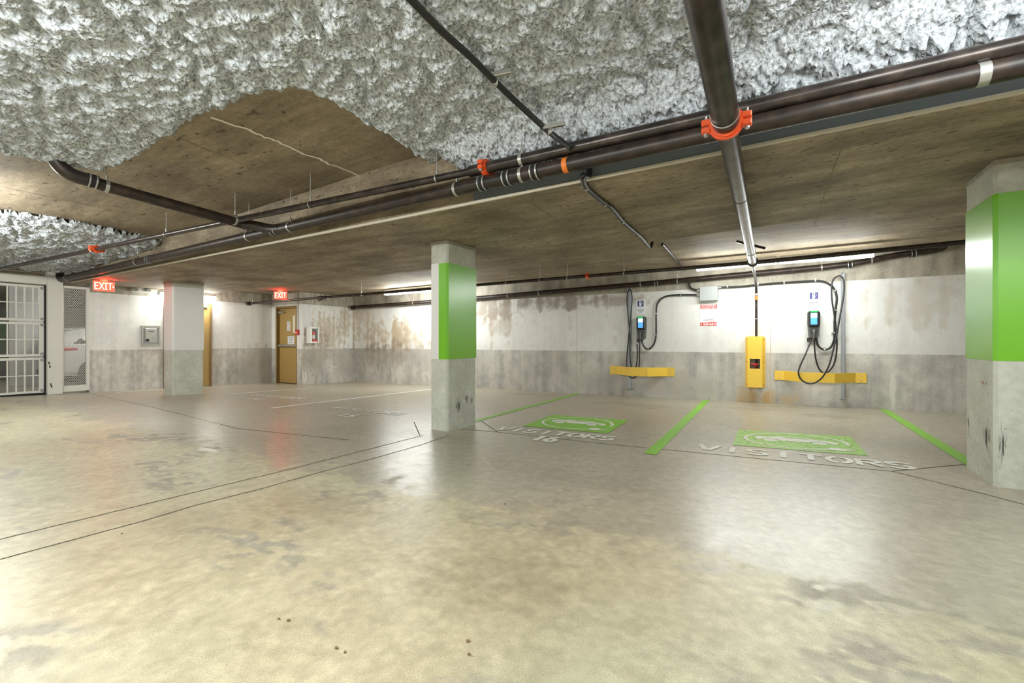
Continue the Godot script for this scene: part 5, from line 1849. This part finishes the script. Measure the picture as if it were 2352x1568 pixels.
		for z in [0.86, 3.45]:
			var c := at + bs * Vector3(s * 0.80, 0.31, z)
			var ax := bs * Vector3(s, 0, 0)
			g = Shape.new()
			g.cyl(c - ax * 0.12, c + ax * 0.095, 0.36, 28)
			add("wheel_arch", g, mats.rubber, t)
			g = Shape.new()
			g.cyl(c - ax * 0.1, c + ax * 0.105, 0.31, 28)
			var tyre := add("tyre", g, mats.rubber, t)
			g = Shape.new()
			g.hoop(c + ax * 0.1, ax, 0.2, 0.02, 0.02, 24)
			for k in 5:
				var an := TAU * k / 5
				var dd := (bs * Vector3(0, cos(an), sin(an)))
				g.span(c + ax * 0.108, c + ax * 0.108 + dd * 0.2, 0.05, 0.012, 0.002, ax)
			add("wheel_rim", g, mats.stainless, tyre)
	win.call([Vector3(-0.55, 1.0, 0.09), Vector3(0.55, 1.0, 0.09), Vector3(0.5, 1.26, 0.27), Vector3(-0.5, 1.26, 0.27)], "rear_window", glass, Vector3(0, 0.5, -0.86))
	sh = Shape.new()
	sh.box(at + bs * Vector3(0, 1.36, 0.40), Vector3(1.1, 0.03, 0.22), 0.012, bs)
	add("spoiler", sh, m, t)
	sh = Shape.new()
	sh.box(at + bs * Vector3(0, 0.34, 0.06), Vector3(1.3, 0.16, 0.12), 0.03, bs)
	add("bumper_skirt", sh, mats.dark_plastic, t)

func cars() -> void:
	car(Vector3(-15.35, fl(-15, -4), -3.62), PI, srgb(232, 232, 230), "car_white", "white hatchback seen through the expanded mesh panel")
	car(Vector3(-18.6, fl(-15, -3), 0.75), PI, srgb(150, 24, 30), "car_red", "dark red car seen through the panes of the rolling gate")

# ---------------------------------------------------------------- floor paint
func on_floor_poly(points: PackedVector2Array, lift: float, sh: Shape) -> void:
	var idx := Geometry2D.triangulate_polygon(points)
	for k in range(0, idx.size(), 3):
		var q: Array[Vector3] = []
		var uv: Array[Vector2] = []
		for j in 3:
			var p := points[idx[k + j]]
			q.append(Vector3(p.x, fl(p.x, p.y) + lift, p.y))
			uv.append(p)
		sh.tri(q[0], q[1], q[2], Vector3.UP, Vector3.UP, Vector3.UP, uv[0], uv[1], uv[2])

func stroke(points: Array, wide: float, xf: Transform2D, lift: float, sh: Shape) -> void:
	var line := []
	for p in points:
		var q: Vector2 = xf * p
		if line.size() == 0 or line[-1].distance_to(Vector3(q.x, 0, q.y)) > 0.002:
			line.append(Vector3(q.x, 0, q.y))
	var r := ribbon(line, wide, lift, fl)
	var at := sh.v.size()
	sh.v.append_array(r.v)
	sh.n.append_array(r.n)
	sh.u.append_array(r.u)
	for k in r.i:
		sh.i.append(at + k)

func arc(c: Vector2, rx: float, ry: float, from: float, to: float, steps := 8) -> Array:
	var out := []
	for k in steps + 1:
		var t := deg_to_rad(lerpf(from, to, float(k) / steps))
		out.append(c + Vector2(cos(t) * rx, sin(t) * ry))
	return out

func glyph(ch: String) -> Array:
	# stencil strokes in a cell 0.7 wide and 1 high
	match ch:
		"V": return [[Vector2(0.0, 1), Vector2(0.31, 0.04)], [Vector2(0.39, 0.04), Vector2(0.7, 1)]]
		"I": return [[Vector2(0.35, 0), Vector2(0.35, 1)]]
		"S": return [arc(Vector2(0.35, 0.74), 0.3, 0.22, 20, 160, 6) + arc(Vector2(0.35, 0.74), 0.3, 0.22, 165, 262, 4), arc(Vector2(0.35, 0.27), 0.3, 0.23, 75, -20, 4) + arc(Vector2(0.35, 0.27), 0.3, 0.23, -25, -160, 6)]
		"T": return [[Vector2(0.0, 0.96), Vector2(0.7, 0.96)], [Vector2(0.35, 0.88), Vector2(0.35, 0)]]
		"O": return [arc(Vector2(0.35, 0.5), 0.33, 0.47, 100, 260, 10), arc(Vector2(0.35, 0.5), 0.33, 0.47, 80, -80, 10)]
		"R": return [[Vector2(0.06, 0), Vector2(0.06, 1)], [Vector2(0.16, 0.96), Vector2(0.4, 0.96)] + arc(Vector2(0.4, 0.74), 0.25, 0.22, 90, -90, 6) + [Vector2(0.16, 0.52)], [Vector2(0.36, 0.46), Vector2(0.68, 0.0)]]
		"1": return [[Vector2(0.4, 0), Vector2(0.4, 1)], [Vector2(0.4, 1), Vector2(0.22, 0.84)]]
		"6": return [arc(Vector2(0.35, 0.3), 0.28, 0.28, 0, 360, 14), [Vector2(0.08, 0.36), Vector2(0.2, 0.75), Vector2(0.5, 0.98)]]
		"5": return [[Vector2(0.6, 0.96), Vector2(0.14, 0.96), Vector2(0.12, 0.58)] + arc(Vector2(0.34, 0.3), 0.28, 0.29, 125, -140, 10)]
		"4": return [[Vector2(0.5, 0), Vector2(0.5, 1)], [Vector2(0.46, 1), Vector2(0.05, 0.32), Vector2(0.66, 0.32)]]
	return []

func floor_text(text: String, a: Vector2, b: Vector2, up: Vector2, bold: float, m: Material, called: String, label: String, group: String) -> void:
	# baseline from a to b in (x, z); up: the height of the letters as a vector
	var t := thing(called, Vector3((a.x + b.x) / 2, fl(a.x, a.y), (a.y + b.y) / 2), label, "floor marking", group)
	var n := text.length()
	var cell := (b - a) / n
	for k in n:
		var o := a + cell * (k + 0.5)
		var xf := Transform2D(cell * 0.82 / 0.7, up, o - cell * 0.41)
		var sh := Shape.new()
		var lift := 0.004
		for s in glyph(text[k]):
			stroke(s, bold, xf, lift, sh)
			lift += 0.0007
		add("painted_letter" if text[k] > "9" else "painted_digit", sh, m, t)

func ev_mark(tl: Vector2, tr: Vector2, br: Vector2, bl: Vector2, green: Material, white: Material, label: String) -> void:
	var c := (tl + tr + br + bl) / 4.0
	var ex := ((tr - tl) + (br - bl)) / 4.0
	var ey := ((tl - bl) + (tr - br)) / 4.0
	var xf := Transform2D(ex * 0.86, ey * 0.86, c)
	var t := thing("charging_mark", Vector3(c.x, fl(c.x, c.y), c.y), label, "floor marking", "charging marks on the floor")
	var sh := Shape.new()
	on_floor_poly(PackedVector2Array([tl, tr, br, bl]), 0.003, sh)
	add("green_square", sh, green, t)
	# cord round the car
	for span in [[-8, 78], [82, 262], [266, 312]]:
		sh = Shape.new()
		stroke(arc(Vector2.ZERO, 0.97, 0.97, span[0], span[1], 18), 0.035, xf, 0.005, sh)
		add("cord_stroke", sh, white, t)
	sh = Shape.new()
	var body := PackedVector2Array()
	for p in [[-0.78, 0.20], [-0.74, 0.30], [-0.50, 0.30], [-0.30, 0.46], [-0.05, 0.52], [0.22, 0.48], [0.46, 0.28], [0.70, 0.20], [0.80, 0.08], [0.80, -0.12], [0.68, -0.14]]:
		body.append(xf * Vector2(p[0], p[1]))
	for p in arc(Vector2(0.46, -0.14), 0.20, 0.20, 5, 175, 8):
		body.append(xf * p)
	for p in arc(Vector2(-0.46, -0.14), 0.20, 0.20, 5, 175, 8):
		body.append(xf * p)
	body.append(xf * Vector2(-0.74, -0.12))
	on_floor_poly(body, 0.005, sh)
	for x in [-0.46, 0.46]:
		var ring := PackedVector2Array()
		for p in arc(Vector2(x, -0.15), 0.145, 0.145, 0, 345, 15):
			ring.append(xf * p)
		on_floor_poly(ring, 0.005, sh)
	add("car_shape", sh, white, t)
	sh = Shape.new()
	var w1 := PackedVector2Array()
	for p in [[-0.27, 0.31], [-0.17, 0.41], [-0.04, 0.44], [0.17, 0.42], [0.34, 0.29]]:
		w1.append(xf * Vector2(p[0], p[1]))
	on_floor_poly(w1, 0.007, sh)
	add("car_windows", sh, green, t)
	sh = Shape.new()
	var plug := PackedVector2Array()
	for p in [[0.52, -0.86], [0.60, -0.62], [0.74, -0.56], [0.82, -0.66], [0.98, -0.58], [1.0, -0.63], [0.86, -0.72], [0.86, -0.78], [1.02, -0.74], [1.03, -0.79], [0.82, -0.88], [0.70, -0.92]]:
		plug.append(xf * Vector2(p[0], p[1]))
	on_floor_poly(plug, 0.006, sh)
	add("plug_shape", sh, white, t)

func floor_line(points: Array, wide: float, m: Material, label: String, group: String) -> void:
	var o := add("stall_line", ribbon(points, wide, 0.003, fl), m)
	tag(o, label, "floor marking", group)

func markings() -> void:
	var g := "green stall lines"
	floor_line([Vector3(-3.78, 0, -9.28), Vector3(-3.60, 0, -5.0)], 0.10, mats.floor_green, "green stall line running from the green column to the wall", g)
	floor_line([Vector3(-1.19, 0, -9.28), Vector3(-1.08, 0, -4.46)], 0.115, mats.floor_green, "green stall line between the two charging marks", g)
	floor_line([Vector3(1.43, 0, -9.28), Vector3(1.47, 0, -5.45)], 0.115, mats.floor_green, "green stall line ending at the large green column", g)
	g = "white stall lines"
	floor_line([Vector3(-7.27, 0, -9.28), Vector3(-7.1, 0, -4.36)], 0.10, mats.floor_white, "white stall line between the two worn white numbers", g)
	floor_line([Vector3(-9.95, 0, -7.5), Vector3(-9.85, 0, -5.2)], 0.09, mats.floor_white_worn, "faint white stall line nearest the exit door", g)
	floor_line([Vector3(-12.1, 0, -4.9), Vector3(-11.95, 0, -4.0)], 0.09, mats.floor_white_worn, "short faint white line along the left wall", g)
	ev_mark(Vector2(-2.94, -6.20), Vector2(-1.82, -6.28), Vector2(-1.76, -5.23), Vector2(-2.86, -5.13), mats.floor_green, mats.floor_white, "bright green charging car mark beside the word and number 16")
	ev_mark(Vector2(-0.44, -6.28), Vector2(0.70, -6.46), Vector2(0.73, -5.46), Vector2(-0.43, -5.31), mats.floor_green_worn, mats.floor_white, "faded green charging car mark before the yellow valve cover")
	g = "visitor words on the floor"
	floor_text("VISITORS", Vector2(-3.05, -4.72), Vector2(-1.58, -4.85), Vector2(0.0, -0.24), 0.05, mats.floor_white_worn, "stall_word", "white painted word VISITORS above the number 16", g)
	floor_text("16", Vector2(-2.41, -4.43), Vector2(-2.10, -4.46), Vector2(0.0, -0.25), 0.06, mats.floor_white, "stall_number", "white painted stall number 16", "stall numbers")
	floor_text("VISITORS", Vector2(-0.74, -4.92), Vector2(1.02, -5.06), Vector2(0.0, -0.24), 0.05, mats.floor_white_worn, "stall_word", "faded white word VISITORS before the faded green mark", g)
	floor_text("VISITORS", Vector2(-6.35, -4.86), Vector2(-4.85, -4.94), Vector2(0.0, -0.24), 0.05, mats.floor_white_worn, "stall_word", "worn white word VISITORS behind the green column line", g)
	floor_text("15", Vector2(-5.62, -4.38), Vector2(-5.28, -4.42), Vector2(0.0, -0.22), 0.055, mats.floor_white_worn, "stall_number", "worn white stall number beside the white stall line", "stall numbers")
	floor_text("VISITORS", Vector2(-9.35, -5.28), Vector2(-7.85, -5.34), Vector2(0.0, -0.24), 0.05, mats.floor_white_worn, "stall_word", "worn white word VISITORS nearest the exit door", g)
	floor_text("14", Vector2(-8.75, -4.85), Vector2(-8.4, -4.88), Vector2(0.0, -0.22), 0.055, mats.floor_white_worn, "stall_number", "worn white stall number nearest the exit door", "stall numbers")

func leaf_scraps() -> void:
	rng.seed = 77
	for p in [[640, 1424], [662, 1426], [772, 1490], [792, 1500], [280, 1226], [1075, 1475], [1078, 1505], [1160, 1158]]:
		var c := onfloor(p[0], p[1])
		var sh := Shape.new()
		var pts := []
		var size := rng.randf_range(0.005, 0.010)
		for k in 7:
			var a := TAU * k / 7.0
			pts.append(c + Vector3(cos(a), 0, sin(a)) * size * rng.randf_range(0.45, 1.0) + Vector3(0, rng.randf_range(0.003, 0.008), 0))
		var mid := c + Vector3(0, 0.006, 0)
		for k in 7:
			sh.tri(mid, pts[k], pts[(k + 1) % 7], Vector3.UP, Vector3.UP, Vector3.UP)
			sh.tri(mid - Vector3(0, 0.002, 0), pts[k] - Vector3(0, 0.002, 0), pts[(k + 1) % 7] - Vector3(0, 0.002, 0), Vector3.DOWN, Vector3.DOWN, Vector3.DOWN)
		tag(add("leaf_scrap", sh, mat("dry_leaf", srgb(128, 106, 66), 0.8)), "tiny brown dry leaf scrap on the cream floor", "leaf", "dry leaf scraps on the drive lane")

# ---------------------------------------------------------------- build
func _ready() -> void:
	rng.seed = 1
	# camera
	var cam := Camera3D.new()
	cam.name = "camera"
	add_child(cam)
	cam.position = Vector3(0, CAM_H, 0)
	cam.rotation = Vector3(0, turn, 0)
	cam.fov = rad_to_deg(2.0 * atan(784.0 / F))
	cam.near = 0.05
	cam.far = 100.0
	cam.current = true
	# surroundings: a closed room, no sky
	var env := Environment.new()
	env.background_mode = Environment.BG_COLOR
	env.background_color = Color.BLACK
	env.tonemap_mode = Environment.TONE_MAPPER_LINEAR
	env.tonemap_exposure = 1.62
	env.sdfgi_enabled = true
	env.ssao_enabled = true
	env.ssil_enabled = true
	var we := WorldEnvironment.new()
	we.name = "surroundings"
	we.environment = env
	add_child(we)
	make_materials()
	lamps()
	structure()
	columns()
	insulation()
	pipes()
	cables()
	wall_things()
	doors()
	safety_things()
	gate()
	cars()
	markings()
	leaf_scraps()
